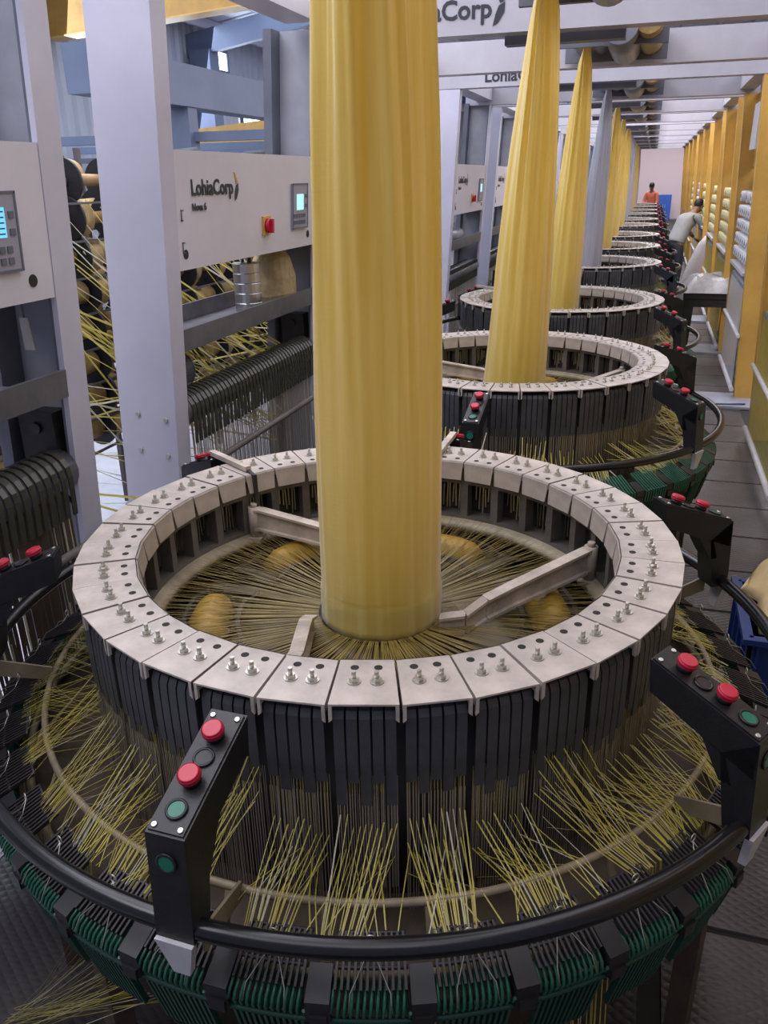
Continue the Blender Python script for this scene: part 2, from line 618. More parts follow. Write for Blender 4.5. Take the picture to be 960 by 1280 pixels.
for sx in (-1, 1):
    dd = MB().box(sx * .16 - .15, sx * .16 + .15, -.33, -.30, .04, 1.08).build('locker_door', M_bluedoor, d)
    MB().box(sx * .05 - .01, sx * .05 + .01, -.36, -.33, .55, .70).build('handle', M_nut, dd)
for y, x0, x1 in ((36, -1.0, 0.3), (27.0, -.9, 0.1)):
    lm = thing('tube_light', 'bright tube light above the far %s of the aisle' % ('end' if y > 30 else 'looms'), 'lamp',
               (0, y, 3.08))
    MB().box(x0, x1, -.06, .06, 0.03, .10).build('lamp_housing', M_beam, lm)
    MB().cyl((x0 + .03, 0, 0), (x1 - .03, 0, 0), .028, n=10).build('lamp_tube', M_lamp, lm)
    MB().cyl((x0 + .2, 0, .10), (x0 + .2, 0, .9), .006, n=6).cyl((x1 - .2, 0, .10), (x1 - .2, 0, .9), .006, n=6).build(
        'hanger', M_rack, lm)

# ------------------------------------------------------------------ circular loom
STEP = 10.0
GAP0 = -90 + 0.6          # a cover joint lies here


def cover_mesh(fine):
    mb = MB()
    h = STEP / 2 - 0.22
    ro, ri, rf = 0.782, 0.632, 0.622
    t = 0.004
    z1 = 1.170
    c = math.cos(math.radians(h))
    A = [pol(ro, -h, z1), pol(ro, h, z1), pol(ri, h, z1), pol(ri, -h, z1)]
    # top sheet with a dropped inner apron, narrow outer lip and corner tabs
    mb.hexa([A[0] - Vector((0, 0, t)), A[1] - Vector((0, 0, t)), A[2] - Vector((0, 0, t)), A[3] - Vector((0, 0, t)),
             A[0], A[1], A[2], A[3]])
    B = [pol(rf, -h + .45, z1 - .062), pol(rf, h - .45, z1 - .062)]
    mb.hexa([B[0], B[1], B[1] + pol(.004, 0, 0), B[0] + pol(.004, 0, 0),
             pol(ri - .003, -h, z1 - .004), pol(ri - .003, h, z1 - .004), pol(ri + .001, h, z1 - .004),
             pol(ri + .001, -h, z1 - .004)])
    mb.hexa([pol(ri - .003, -h, z1 - .005), pol(ri - .003, h, z1 - .005), pol(ri + .002, h, z1 - .005),
             pol(ri + .002, -h, z1 - .005), pol(ri, -h, z1), pol(ri, h, z1), pol(ri + .002, h, z1),
             pol(ri + .002, -h, z1)])
    # side lips
    for s in (-1, 1):
        a0, a1 = s * h, s * (h - .25)
        q = [pol(ro, a0, z1 - .022), pol(ro, a1, z1 - .022), pol(ri, a1, z1 - .022), pol(ri, a0, z1 - .022)]
        if s > 0:
            q = [q[1], q[0], q[3], q[2]]
        mb.hexa(q + [p + Vector((0, 0, .020)) for p in q])
        ta = s * (h - .5)
        q = [pol(ro, s * h, z1 - .040), pol(ro, ta, z1 - .034), pol(ro - .006, ta, z1 - .034),
             pol(ro - .006, s * h, z1 - .040)]
        mb.hexa(q + [Vector((p.x, p.y, z1 - .003)) for p in q])
    # two dark slotted holes
    for s in (-1, 1):
        c0 = pol(.660, s * 2.0, z1)
        mb.cyl(c0 + Vector((0, 0, -.001)), c0 + Vector((0, 0, .0006)), .0085, n=12 if fine else 6, m=1)
    if not fine:
        for s in (-1, 1):
            c0 = pol(.708, s * 1.7, z1)
            mb.cyl(c0, c0 + Vector((0, 0, .008)), .0085, n=6, m=2)
            mb.cyl(c0 + Vector((0, 0, .008)), c0 + Vector((0, 0, .022)), .0035, n=5, m=2)
    return mb


ME_cover = cover_mesh(True).mesh('ring_cover', [M_cover, M_hole, M_nut])
ME_coverB = cover_mesh(False).mesh('ring_cover', [M_cover, M_hole, M_nut])
mb = MB()
mb.cyl((0, 0, 0), (0, 0, .002), .0135, n=14)
mb.cyl((0, 0, .002), (0, 0, .010), .0095, n=6, smooth=False)
mb.cyl((0, 0, .010), (0, 0, .024), .0045, n=8)
ME_bolt = mb.mesh('bolt', M_nut)

# the strap: a slate belt bent over the top edge and hanging down outside
def strap_mesh(zb, w=0.0100):
    mb = MB()
    prof = [(.735, 1.150), (.752, 1.152), (.764, 1.146), (.771, 1.132), (.7725, 1.11), (.7725, (1.11 + zb) / 2), (.771, zb)]
    t = .0025
    pts_o, pts_i = [], []
    for (r, z) in prof:
        pts_o.append((r, z)); pts_i.append((r - t, z - (t if z > 1.14 else 0)))
    for i in range(len(prof) - 1):
        (r0, z0), (r1, z1) = pts_o[i], pts_o[i + 1]
        (q0, y0), (q1, y1) = pts_i[i], pts_i[i + 1]
        mb.hexa([(r1, -w, z1), (r1, w, z1), (q1, w, y1), (q1, -w, y1),
                 (r0, -w, z0), (r0, w, z0), (q0, w, y0), (q0, -w, y0)])
    return mb


ME_strap = [strap_mesh(z).mesh('heddle_strap', M_strap) for z in (0.985, 0.955, 0.93)]

# tape guide: coil spring, comb, block, lower coil, wire hook (in the sector facing +X)
mb = MB()
pts = []
SEG = 7.4
turns = 12
for i in range(turns * 10 + 1):
    t = i / (turns * 10)
    a = -SEG / 2 + SEG * t
    ph = 2 * PI * i / 10
    pts.append(pol(1.022 + .030 * math.cos(ph), a, .735 + .026 * math.sin(ph)))
mb.tube(pts, .0034, n=5)
ME_spring = mb.mesh('guide_spring', M_spring)
mb = MB()
for i in range(12):
    a = -SEG / 2 + SEG * (i + .5) / 12
    mb.beam(pol(.945, a, .800), pol(1.035, a, .768), .0045, .010)
for r in (.945, 1.0):
    mb.tube([pol(r, -SEG / 2 + SEG * i / 6, .800 - (r - .945) * .35) for i in range(7)], .004, n=5)
ME_comb = mb.mesh('tape_comb', M_comb)
mb = MB()
for i in range(12):
    a = -SEG / 2 + SEG * (i + .5) / 12
    mb.beam(pol(1.040, a, .700), pol(1.005, a, .560), .0055, .012, upv=pol(1, a, 0))
mb.tube([pol(1.040, -5 + 10 * i / 5, .702) for i in range(6)], .006, n=5)
ME_lower = mb.mesh('lower_guide', M_springd)
mb = MB()
hb = (STEP - SEG) / 2 - .12
q = [pol(.995, -hb, .752), pol(1.050, -hb, .705), pol(1.050, hb, .705), pol(.995, hb, .752)]
mb.hexa(q + [pol(.995, -hb, .782), pol(1.054, -hb, .758), pol(1.054, hb, .758), pol(.995, hb, .782)])
mb.box(1.040, 1.056, -.016, .016, .700, .725)
ME_block = mb.mesh('comb_block', M_block)
mb = MB()
for s in (-1, 1):
    mb.tube([pol(.985, 0, .825), pol(1.0, s * .6, .80), pol(1.045, s * 1.9, .775), pol(1.062, s * 2.0, .750)],   .0011, n=4)
loop = [pol(.985, 0, .832) + Vector((0, .009 * math.cos(t), .009 * math.sin(t))) for t in
        [2 * PI * i / 10 for i in range(10)]]
mb.tube(loop, .0015, n=4, closed=True)
ME_hook = mb.mesh('wire_hook', M_nut)

# control arm meshes, in the radial frame (+X outwards)
mb = MB()
w = .036
mb.hexa([(.845, -w, 1.100), (1.067, -w, 1.015), (1.067, w, 1.015), (.845, w, 1.100),
         (.838, -w, 1.172), (1.067, -w, 1.096), (1.067, w, 1.096), (.838, w, 1.172)])
mb.hexa([(1.026, -w, .882), (1.080, -w, .882), (1.080, w, .882), (1.026, w, .882),
         (1.000, -w, 1.040), (1.0675, -w, 1.096), (1.0675, w, 1.096), (1.000, w, 1.040)])
mb.hexa([(1.005, -w, .98), (1.03, -w, .98), (1.03, w, .98), (1.005, w, .98),
         (.96, -w, 1.057), (1.01, -w, 1.04), (1.01, w, 1.04), (.96, w, 1.057)])
# lid lines: a raised thin lid on top
mb.hexa([(.842, -w + .004, 1.1705), (1.063, -w + .004, 1.0970), (1.063, w - .004, 1.0970), (.842, w - .004, 1.1705),
         (.8425, -w + .004, 1.1745), (1.0635, -w + .004, 1.1010), (1.0635, w - .004, 1.1010),
         (.8425, w - .004, 1.1745)])
ME_armbody = mb.mesh('button_arm', M_black)
NT = Vector((.0735, 0, .221)).normalized()


def on_top(u, v=0.0, h=0.0):
    """point on the arm's sloping lid: u 0..1 from the inner end"""
    p = Vector((.8425, v, 1.1745)).lerp(Vector((1.0635, v, 1.1010)), u)
    return p + NT * h


def button_mesh(red, tall):
    mb = MB()
    z = Vector((0, 0, 0))
    if tall:
        mb.cyl((0, 0, 0), (0, 0, .012), .0165, .0155, n=18, m=1)
        mb.cyl((0, 0, .012), (0, 0, .016), .019, .0205, n=20)
        mb.cyl((0, 0, .016), (0, 0, .024), .0205, .0195, n=20)
        mb.cyl((0, 0, .024), (0, 0, .026), .0195, .016, n=20)
    else:
        mb.revolve([(.0145, 0), (.019, 0), (.019, .004), (.0145, .004)], n=20, m=1)
        mb.cyl((0, 0, 0), (0, 0, .003), .0145, n=20)
    return mb


ME_btn_red = button_mesh(1, True).mesh('stop_button', [M_red, M_black])
ME_btn_green = button_mesh(0, False).mesh('start_button', [M_green, M_black])
ME_btn_black = button_mesh(0, False).mesh('blank_button', [M_black, M_rail])
ME_screw = MB().cyl((0, 0, 0), (0, 0, .003), .0058, .0045, n=10).mesh('screw', M_screw)
mb = MB()
q = [(1.072, -.036), (1.088, -.036), (1.088, .036), (1.072, .036)]
mb.hexa([(1.060, -.016, .800), (1.076, -.016, .800), (1.076, .016, .800), (1.060, .016, .800)] +
        [(x, y, .884) for (x, y) in q])
ME_bracket = mb.mesh('white_bracket', M_white)
mb = MB()
mb.hexa([(.900, .020, .800), (1.050, .030, .835), (1.050, .036, .835), (.900, .026, .800),
         (.900, .020, .840), (1.050, .030, .885), (1.050, .036, .885), (.900, .026, .840)])
ME_plate2 = mb.mesh('support_plate', M_hoop)
mb = MB()
mb.beam((.655, 0, 1.183), (.89, 0, 1.183), .022, .016)
mb.beam((.662, 0, 1.176), (.627, 0, 1.166), .012, .012, m=1)
mb.beam((.620, 0, 1.172), (.618, 0, 1.02), .012, .012, m=1)
ME_strut = mb.mesh('feeler_bar', [M_arm, M_dark])

ARM_ANG = [-91, -30.5, 30, 89.5, 148, -156]


def rotz_axis(n, ang):
    """euler that turns +Z to the tilted lid normal, then round by ang"""
    mt = Matrix.Rotation(ang, 3, 'Z') @ Vector((0, 0, 1)).rotation_difference(n).to_matrix()
    return mt.to_euler()


def add_arm(root, ang, detail):
    a = math.radians(ang)
    body = link('button_arm', ME_armbody, root, None, (0, 0, a))
    rot = Vector((0, 0, 1)).rotation_difference(NT).to_euler()
    items = [(ME_btn_red, .22, .0), (ME_btn_red, .60, .0), (ME_btn_green, .83, .0)]
    if detail > 0:
        items += [(ME_btn_black, .41, .0), (ME_screw, .05, -.024), (ME_screw, .05, .024), (ME_screw, .965, -.024),
                  (ME_screw, .965, .024)]
    for me, u, v in items:
        o = link(me.name.split('.')[0], me, body, on_top(u, v), rot)
        if me is ME_btn_red: o['label'] = 'red push button'
        if me is ME_btn_green: o['label'] = 'green push button'
    if detail > 0:
        o = link('start_button', ME_btn_green, body, (1.0705, 0, 1.045), (0, math.radians(86), 0))
        o['label'] = 'green push button'
    link('white_bracket', ME_bracket, root, None, (0, 0, a))['label'] = 'white bracket plate under the rail'
    link('support_plate', ME_plate2, root, None, (0, 0, a))['label'] = 'tan support plate inside the rail'
    return body


# spreader arm: cast cream arm from the inner frame to the foot of the fabric tube
def spreader(a_out, straight=False):
    mb = MB()
    a_in = a_out - 46
    P = [pol(.615, a_out, 1.020), pol(.60, a_out - 1, 1.022), pol(.36, a_out - 20, 1.000), pol(.30, a_out - 30, .985),
         pol(.255, a_out - 37, .950), pol(.190, a_in + 3, .940)]
    if straight:
        P = [pol(.615, a_out, 1.020), pol(.60, a_out - .5, 1.020), pol(.42, a_out - 6, 1.0), pol(.30, a_out - 18, .985),
             pol(.245, a_out - 30, .965), pol(.205, a_out - 42, .945)]
    H = [.066, .066, .056, .055, .050, .040]
    for i in range(len(P) - 1):
        p, q = P[i], P[i + 1]
        d = (q - p); d.z = 0; d.normalize()
        s = Vector((-d.y, d.x, 0))
        for (w, za0, zb0, za1, zb1) in ((.022, -H[i] / 2, H[i] / 2, -H[i + 1] / 2, H[i + 1] / 2),):
            mb.hexa([p - s * .006 + Vector((0, 0, za0)), q - s * .006 + Vector((0, 0, za1)),
                     q + s * .006 + Vector((0, 0, za1)), p + s * .006 + Vector((0, 0, za0)),
                     p - s * .006 + Vector((0, 0, zb0)), q - s * .006 + Vector((0, 0, zb1)),
                     q + s * .006 + Vector((0, 0, zb1)), p + s * .006 + Vector((0, 0, zb0))])
        for e0, e1 in ((H[i] / 2, H[i + 1] / 2), (-H[i] / 2, -H[i + 1] / 2)):
            mb.hexa([p - s * .017 + Vector((0, 0, e0 - .004)), q - s * .017 + Vector((0, 0, e1 - .004)),
                     q + s * .017 + Vector((0, 0, e1 - .004)), p + s * .017 + Vector((0, 0, e0 - .004)),
                     p - s * .017 + Vector((0, 0, e0 + .004)), q - s * .017 + Vector((0, 0, e1 + .004)),
                     q + s * .017 + Vector((0, 0, e1 + .004)), p + s * .017 + Vector((0, 0, e0 + .004))])
    o = pol(.622, a_out, 0)
    mb.cyl((o.x, o.y, .955), (o.x, o.y, 1.062), .020, n=12)
    mb.cyl((o.x, o.y, 1.062), (o.x, o.y, 1.075), .011, n=8)
    mb.box(o.x - .03, o.x + .03, o.y - .03, o.y + .03, .945, .960)
    return mb


ME_spread = [spreader(a, st).mesh('spreader_arm', M_arm) for a, st in ((28, False), (149, False), (-94, True))]

# shuttle: dark boat with a yellow cop
mb = MB()
for s in (-1, 1):
    P = [pol(.47 + s * .075, -24 + 48 * i / 8, .905 + (.02 if 1 < i < 7 else 0)) for i in range(9)]
    for i in range(8):
        mb.beam(P[i], P[i + 1], .012, .022, m=1)
for a in (-23, 23):
    mb.beam(pol(.395, a, .905), pol(.545, a, .905), .04, .03, m=1)
ME_shut = mb.mesh('shuttle', [M_bobyellow, M_dark])
mb = MB()
P = [pol(.478, -15 + 30 * i / 6, .905) for i in range(7)]
mb.tube(P, .04, n=14, radii=[.030, .052, .056, .057, .056, .052, .030])
ME_cop = mb.mesh('yarn_cop', M_bobyellow)

ME_rail = None


def simple_parts(root, nseg):
    mb = MB()
    for i in range(nseg):
        pass
    rail = MB().tube([pol(1.060, 360 * i / nseg, .900) for i in range(nseg)], .0185, n=14, closed=True)
    rail.build('hand_rail', M_rail, root)
    hoop = MB().tube([pol(.900, 360 * i / nseg, .820) for i in range(nseg)], .0085, n=8, closed=True)
    for i in range(30):
        a = i * 12 + 5
        hoop.beam(pol(.905, a, .815), pol(.955, a, .700), .014, .008)
    hoop.tube([pol(.955, 360 * i / nseg, .705) for i in range(nseg)], .010, n=6, closed=True)
    hoop.build('guide_hoop', M_hoop, root)
    # inner frame with windows
    fr = MB()
    fr.revolve([(.640, 1.088), (.700, 1.088), (.700, 1.150), (.640, 1.150)], n=nseg, smooth=False)
    fr.revolve([(.640, .955), (.700, .955), (.700, .972), (.640, .972)], n=nseg, smooth=False)
    for i in range(36):
        a = GAP0 + i * 10
        h = 1.15
        q = [pol(.640, a - h, .97), pol(.680, a - h, .97), pol(.680, a + h, .97), pol(.640, a + h, .97)]
        fr.hexa(q + [Vector((p.x, p.y, 1.095)) for p in q])
    fr.build('inner_frame', M_frame, root)
    hl = MB()
    rnd = random.Random(17)
    for i in range(36):
        a0 = GAP0 + 5 + i * 10
        for k in range(7):
            a = a0 - 2.9 + .95 * k + rnd.uniform(-.2, .2)
            z0 = .972 + rnd.uniform(0, .05)
            hl.beam(pol(.690, a, z0), pol(.690, a + rnd.uniform(-.3, .3), 1.09 - rnd.uniform(0, .03)), .004, .004)
    tag(hl.build('heddle_links', M_nut, root), kind='stuff')
    dr = MB()
    dr.revolve([(.705, .60), (.725, .60), (.725, 1.14), (.705, 1.14)], n=nseg, smooth=True)
    dr.build('reed_drum', M_dark, root)
    we = MB().revolve([(.604, .930), (.690, .930), (.690, .958), (.660, .964), (.622, .960), (.606, .950)], n=nseg)
    we.build('weave_ring', M_weave, root)
    dk = MB()
    dk.revolve([(.10, .80), (.70, .80), (.70, .83), (.10, .83)], n=nseg, m=0)
    dk.revolve([(.10, .83), (.235, .83), (.232, .900), (.19, .912), (.10, .912)], n=48, m=0)
    dk.build('shuttle_race', M_race, root)
    MB().revolve([(.150, .905), (.160, .905), (.160, 1.024), (.150, 1.026)], n=48).build('expander_ring', M_dark, root)
    bs = MB()
    bs.revolve([(.40, 0), (.70, 0), (.66, .08), (.66, .62), (.40, .62)], n=48)
    bs.revolve([(.60, .60), (.985, .655), (.985, .675), (.60, .64)], n=nseg)
    for i in range(12):
        a = i * 30 + 8
        bs.beam(pol(.95, a, .0), pol(.95, a, .66), .05, .05, upv=(math.cos(math.radians(a)), math.sin(math.radians(a)), 0))
        bs.beam(pol(.62, a, .50), pol(.99, a, .62), .03, .08)
    bs.build('loom_base', M_brown, root)
    for me in ME_spread:
        link('spreader_arm', me, root)
    # six shuttles at rest on the race
    for k in range(6):
        s = link('shuttle', ME_shut, root, None, (0, 0, math.radians(k * 60 + 20)))
        link('yarn_cop', ME_cop, s)
    # radial warp sheet over the shuttles
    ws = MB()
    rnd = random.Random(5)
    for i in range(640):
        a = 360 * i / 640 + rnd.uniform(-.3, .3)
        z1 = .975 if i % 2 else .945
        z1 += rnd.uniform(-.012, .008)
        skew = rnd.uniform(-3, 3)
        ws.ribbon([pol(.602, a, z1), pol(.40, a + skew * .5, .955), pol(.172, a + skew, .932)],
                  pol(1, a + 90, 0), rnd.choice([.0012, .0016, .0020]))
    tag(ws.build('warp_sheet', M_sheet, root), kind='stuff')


def thread_parts(root, fine):
    rnd = random.Random(3)
    wi = MB()
    tp = MB()
    per = 20 if fine else 12
    for c in range(36):
        a0 = GAP0 + 5 + c * 10
        shed = rnd.uniform(-.10, .12)
        off = rnd.choice([-5, -3, -1, 0, 1, 3, 5, 6]) * .8
        for i in range(per):
            a = a0 - 4.3 + 8.6 * i / (per - 1) + rnd.uniform(-.12, .12)
            zb = rnd.choice([.60, .66, .72])
            wi.ribbon([pol(.771, a, .96), pol(.771, a, zb)], pol(1, a + 90, 0), .0016 if fine else .0024)
            wi.ribbon([pol(.755, a + .2, .99), pol(.755, a + .2, .58)], pol(1, a + 90, 0), .0016 if fine else .0024)
            e = a0 + off + (a - a0) * .55 + rnd.uniform(-.3, .3)
            ze = .86 + shed * .8 + rnd.uniform(-.02, .02) + (.05 if i % 2 else -.03)
            zc = .775 + rnd.uniform(-.004, .004)
            mtl = 1 if rnd.random() < .22 else 0
            mid = pol(.900, (a * .35 + e * .65), max(.829, .8 + .0))
            wd = rnd.choice([.0016, .0022, .0029]) * (1 if fine else 1.7)
            tp.ribbon([pol(.771, a, ze), mid, pol(.962, e, zc + .02), pol(.972, e, .70)], pol(1, a + 90, .2), wd, mtl)
            tp.ribbon([pol(.771, a, ze), pol(.768, a, (ze + .95) / 2), pol(.764, a, .99)], pol(1, a + 90, 0), wd * .55, mtl)
            # the second end of each pair crosses to the neighbour comb
            e2 = e + rnd.choice([-9, -7, 7, 9]) * .6
            if rnd.random() < .3:
                tp.ribbon([pol(.771, a, ze - .08), pol(.90, (a + e2 * 2) / 3, .829), pol(.962, e2, zc + .02)],
                          pol(1, a + 90, .2), wd, mtl)
    tag(wi.build('heddle_wires', M_wire, root), kind='stuff')
    tag(tp.build('warp_tapes', [M_tape, M_tapepale], root), kind='stuff')


def build_loom(detail):
    root = thing('circular_loom', 'x', 'loom')
    simple_parts(root, 144 if detail == 2 else 96)
    thread_parts(root, detail == 2)
    rnd = random.Random(11)
    if detail >= 1:
        for i in range(36):
            a = math.radians(GAP0 + 5 + 10 * i)
            c = link('ring_cover', ME_cover if detail == 2 else ME_coverB, root,
                     (0, 0, rnd.uniform(-.0015, .0015)), (0, 0, a + math.radians(rnd.uniform(-.08, .08))))
            if detail == 2:
                for s in (-1, 1):
                    link('bolt', ME_bolt, c, pol(.708, s * 1.75, 1.170))
    else:
        mb = MB()
        for i in range(36):
            R = Matrix.Rotation(math.radians(GAP0 + 5 + 10 * i), 3, 'Z')
            src = cover_mesh(False)
            b = len(mb.v)
            mb.v += [tuple(R @ Vector(v)) for v in src.v]
            for f, mm in zip(src.f, src.m):
                mb.face(tuple(b + q for q in f), mm)
        tag(mb.build('ring_covers', [M_cover, M_hole, M_nut], root), kind='stuff')
    if detail == 2:
        for i in range(36):
            a0 = GAP0 + 5 + 10 * i
            long_ = rnd.randrange(3)
            for j in range(5):
                a = a0 - 3.6 + 1.8 * j
                link('heddle_strap', ME_strap[(long_ + (j % 2)) % 3], root, None, (0, 0, math.radians(a)))
            R = (0, 0, math.radians(a0 + .8))
            for me in (ME_spring, ME_comb, ME_lower, ME_hook):
                link(me.name.split('.')[0], me, root, None, R)
            link('comb_block', ME_block, root, None, (0, 0, math.radians(a0 + 5.8)))
    else:
        mb = MB(); sp = MB(); lo = MB()
        src = strap_mesh(.955)
        for i in range(36):
            for j in range(5):
                R = Matrix.Rotation(math.radians(GAP0 + 5 + 10 * i - 3.6 + 1.8 * j), 3, 'Z')
                b = len(mb.v)
                mb.v += [tuple(R @ Vector(v)) for v in src.v]
                for f in src.f:
                    mb.face(tuple(b + q for q in f))
            a0 = GAP0 + 5.8 + 10 * i
            for j in range(9):
                a = a0 - SEG / 2 + SEG * (j + .5) / 9
                sp.beam(pol(.945, a, .80), pol(1.050, a, .752), .0075, .010)
                sp.beam(pol(1.052, a, .757), pol(1.046, a, .70), .0075, .010, upv=pol(1, a, 0))
                lo.beam(pol(1.040, a, .70), pol(1.005, a, .56), .0065, .012, upv=pol(1, a, 0))
        tag(mb.build('heddle_straps', M_strap, root), kind='stuff')
        tag(sp.build('guide_springs', M_spring, root), kind='stuff')
        tag(lo.build('lower_guides', M_springd, root), kind='stuff')
        for i in range(36 if detail == 1 else 12):
            st = 10 if detail == 1 else 30
            link('comb_block', ME_block, root, None, (0, 0, math.radians(GAP0 + 5.8 + 5 + st * i)))
    for a in ARM_ANG:
        add_arm(root, a, detail)
    for a in (89.5, 148):
        link('feeler_bar', ME_strut, root, None, (0, 0, math.radians(a)))
    return root


loomA = build_loom(2)
loomA.location = (LX, LY[0], 0)
loomB = build_loom(1)
loomC = build_loom(0)
kids = kid_map(loomB)
looms = [loomA]
for i in range(1, 12):
    if i == 1: o = loomB
    elif i == 4: o = loomC
    elif i < 4: o = copy_tree(loomB, kids)
    else: o = copy_tree(loomC, kids)
    o.location = (LX, LY[i], 0)
    looms.append(o)
fabname = ['yellow', 'yellow', 'yellow', 'white', 'yellow', 'yellow', 'yellow', 'white', 'white', 'yellow', 'yellow',
           'white']
for i, o in enumerate(looms):
    o['group'] = 'circular looms in one row'
    if i == 0:
        o['label'] = 'large circular loom in the foreground with cream ring covers and black hand rail'
    else:
        o['label'] = '%s circular loom of the row counted from the camera, its %s fabric tube rising inside' % (ORD[i], fabname[i])

# yarn running down from the near loom to the floor at bottom left and bottom right
mb = MB()
rnd = random.Random(9)
for (a0, a1, n, r0, z0, q0) in ((-117, -100, 44, .97, .52, (-1.36, 1.07, .02)), (-50, -42, 16, .93, .66, None), (-74, -60, 10, .93, .66, None)):
    for i in range(n):
        aa = a0 + (a1 - a0) * (i + .5) / n + rnd.uniform(-.5, .5)
        p = pol(r0, aa, z0) + Vector((LX, LY[0], 0))
        if q0:
            q = Vector(q0) + Vector((rnd.uniform(-.06, .03), rnd.uniform(-.03, .07), 0))
        else:
            q = pol(r0 + .02, aa + 1, .03) + Vector((LX, LY[0], 0))
        mb.ribbon([p, (p + q) / 2 + Vector((0, 0, -.008)), q], (.5, .5, .7) if q0 else pol(1, aa + 90, 0), .003, 0 if rnd.random() < .8 else 1)
dt = mb.build('drop_tapes', [M_tape, M_tapepale], loomA, (-LX, -LY[0], 0))
tag(dt, kind='stuff')


# ------------------------------------------------------------------ woven tubes
def woven_tube(i):
    white = fabname[i] == 'white'
    nz, na = 60, 96
    if i == 0:
        prof = [(.925, .168, 0), (.95, .1665, 0), (1.02, .167, 0), (1.035, .1630, 0), (1.30, .1635, 0), (1.53, .160, .002),
                (1.80, .150, .006), (2.08, .135, .012), (2.39, .112, .020), (2.62, .072, .04), (2.79, .04, .06),
                (2.90, .010, .075), (2.95, .008, .076)]
    else:
        k = 1.0 if i == 1 else .86
        prof = [(.925, .168 * k, 0), (1.02, .166 * k, 0), (1.035, .1635 * k, 0), (1.30, .152 * k, .012), (1.63, .137 * k, .024),
                (2.10, .104 * k, .044), (2.40, .078 * k, .058), (2.77, .040 * k, .072), (2.90, .009, .080), (2.95, .008, .080)]
    rr = random.Random(50 + i)
    ph = [rr.uniform(0, 6.28) for _ in range(6)]
    per = 2 * PI * .166

    def at(z):
        for (z0, a0, x0), (z1, a1, x1) in zip(prof, prof[1:]):
            if z <= z1:
                t = (z - z0) / (z1 - z0)
                return a0 + (a1 - a0) * t, x0 + (x1 - x0) * t
        return prof[-1][1:]

    mb = MB()
    zs = [.925, .95, .985, 1.018, 1.024, 1.032, 1.04, 1.08] + [1.08 + (2.95 - 1.08) * (j + 1) / (nz - 8) for j in
                                                               range(nz - 8)]
    for z in zs:
        a, dx = at(z)
        # half width the other way so that the girth stays the same (ellipse)
        b = math.sqrt(max(2 * (per / (2 * PI)) ** 2 - a * a, a * a))
        b = min(b, .258)
        g = max(0.0, min(1.0, (z - 1.0) / 1.2))
        for j in range(na):
            t = 2 * PI * j / na
            wob = 1.7 * g * (.0050 * math.sin(9 * t + ph[0]) + .0038 * math.sin(15 * t + ph[1] + z) +
                       .0030 * math.sin(23 * t + ph[2]) + .0018 * math.sin(37 * t + ph[3] - .6 * z))
            wob += .0011 * math.sin(17 * t + ph[4]) + .0008 * math.sin(29 * t + ph[5])
            s = min(1.0, a / .05)
            ax, bx = a + wob * s, b + wob * s
            mb.v.append((ax * math.cos(t) + dx, bx * math.sin(t), z))
    for k in range(len(zs) - 1):
        for j in range(na):
            j2 = (j + 1) % na
            mb.face((k * na + j, k * na + j2, (k + 1) * na + j2, (k + 1) * na + j), 0, True)
    # hem turned inwards at the foot
    b0 = len(mb.v)
    for j in range(na):
        t = 2 * PI * j / na
        mb.v.append((.150 * math.cos(t), .150 * math.sin(t), .922))
    for j in range(na):
        j2 = (j + 1) % na
        mb.face((b0 + j, b0 + j2, j2, j), 0, True)
    o = mb.build('woven_tube', M_fabW if white else M_fabY, None, (LX + .005, LY[i], 0))
    c = 'silvery white' if white else 'yellow'
    if i == 0:
        lab = 'wide yellow woven tube rising from the foreground loom, largest fabric tube in view'
    else:
        lab = '%s woven tube rising out of the %s loom of the row' % (c, ORD[i])
    tag(o, lab, 'fabric', 'woven fabric tubes')


for i in range(12):
    woven_tube(i)


# ------------------------------------------------------------------ gantries over the looms
def xl(z): return -1.895 + 0.06 * (z - 1.7)


def xr(z): return 0.955 - 0.052 * z


NEAR, FAR = -1.25, 0.40
ME_word = text_mesh('LohiaCorp', .140, 'beam_lettering', .0015)
ME_wordp = text_mesh('LohiaCorp', .090, 'panel_lettering', .001)
ME_nova = text_mesh('Nova 6', .042, 'model_lettering', .001)


def swoosh(h, name, mt=None):
    """the mark after the word: a gold stroke above a dark leaf-shaped stroke"""
    mb = MB()
    def leaf(p, m):
        b = len(mb.v)
        for z in (0, .0015):
            mb.v += [(x * h, y * h, z) for x, y in p]
        n = len(p)
        mb.face(tuple(b + n + i for i in range(n)), m)
        mb.face(tuple(b + i for i in reversed(range(n))), m)
        for i in range(n):
            mb.face((b + i, b + (i + 1) % n, b + n + (i + 1) % n, b + n + i), m)
    leaf([(0.02, 1.0), (.22, .98), (.50, .50), (.30, .42), (.18, .74)], 1)
    leaf([(.52, .46), (.50, .10), (.24, -.30), (.02, -.40), (.12, .02), (.26, .34)], 0)
    return mb.mesh(name, [M_letters, mt or M_goldletter])


ME_word.materials.clear(); ME_word.materials.append(M_letters)
ME_wordp.materials.clear(); ME_wordp.materials.append(M_letters)
ME_nova.materials.clear(); ME_nova.materials.append(M_letters)
ME_sw = swoosh(.138, 'swoosh', M_letters)
ME_swp = swoosh(.088, 'swoosh')
word_w = max(v.co.x for v in ME_wordp.vertices)
word_wb = max(v.co.x for v in ME_word.vertices)


def lean_box(mb, side, x0, x1, y0, y1, z0, z1, m=0):
    f = xl if side < 0 else xr
    a, b = f(z0), f(z1)
    mb.hexa([(a + x0, y0, z0), (a + x1, y0, z0), (a + x1, y1, z0), (a + x0, y1, z0),
             (b + x0, y0, z1), (b + x1, y0, z1), (b + x1, y1, z1), (b + x0, y1, z1)], m)


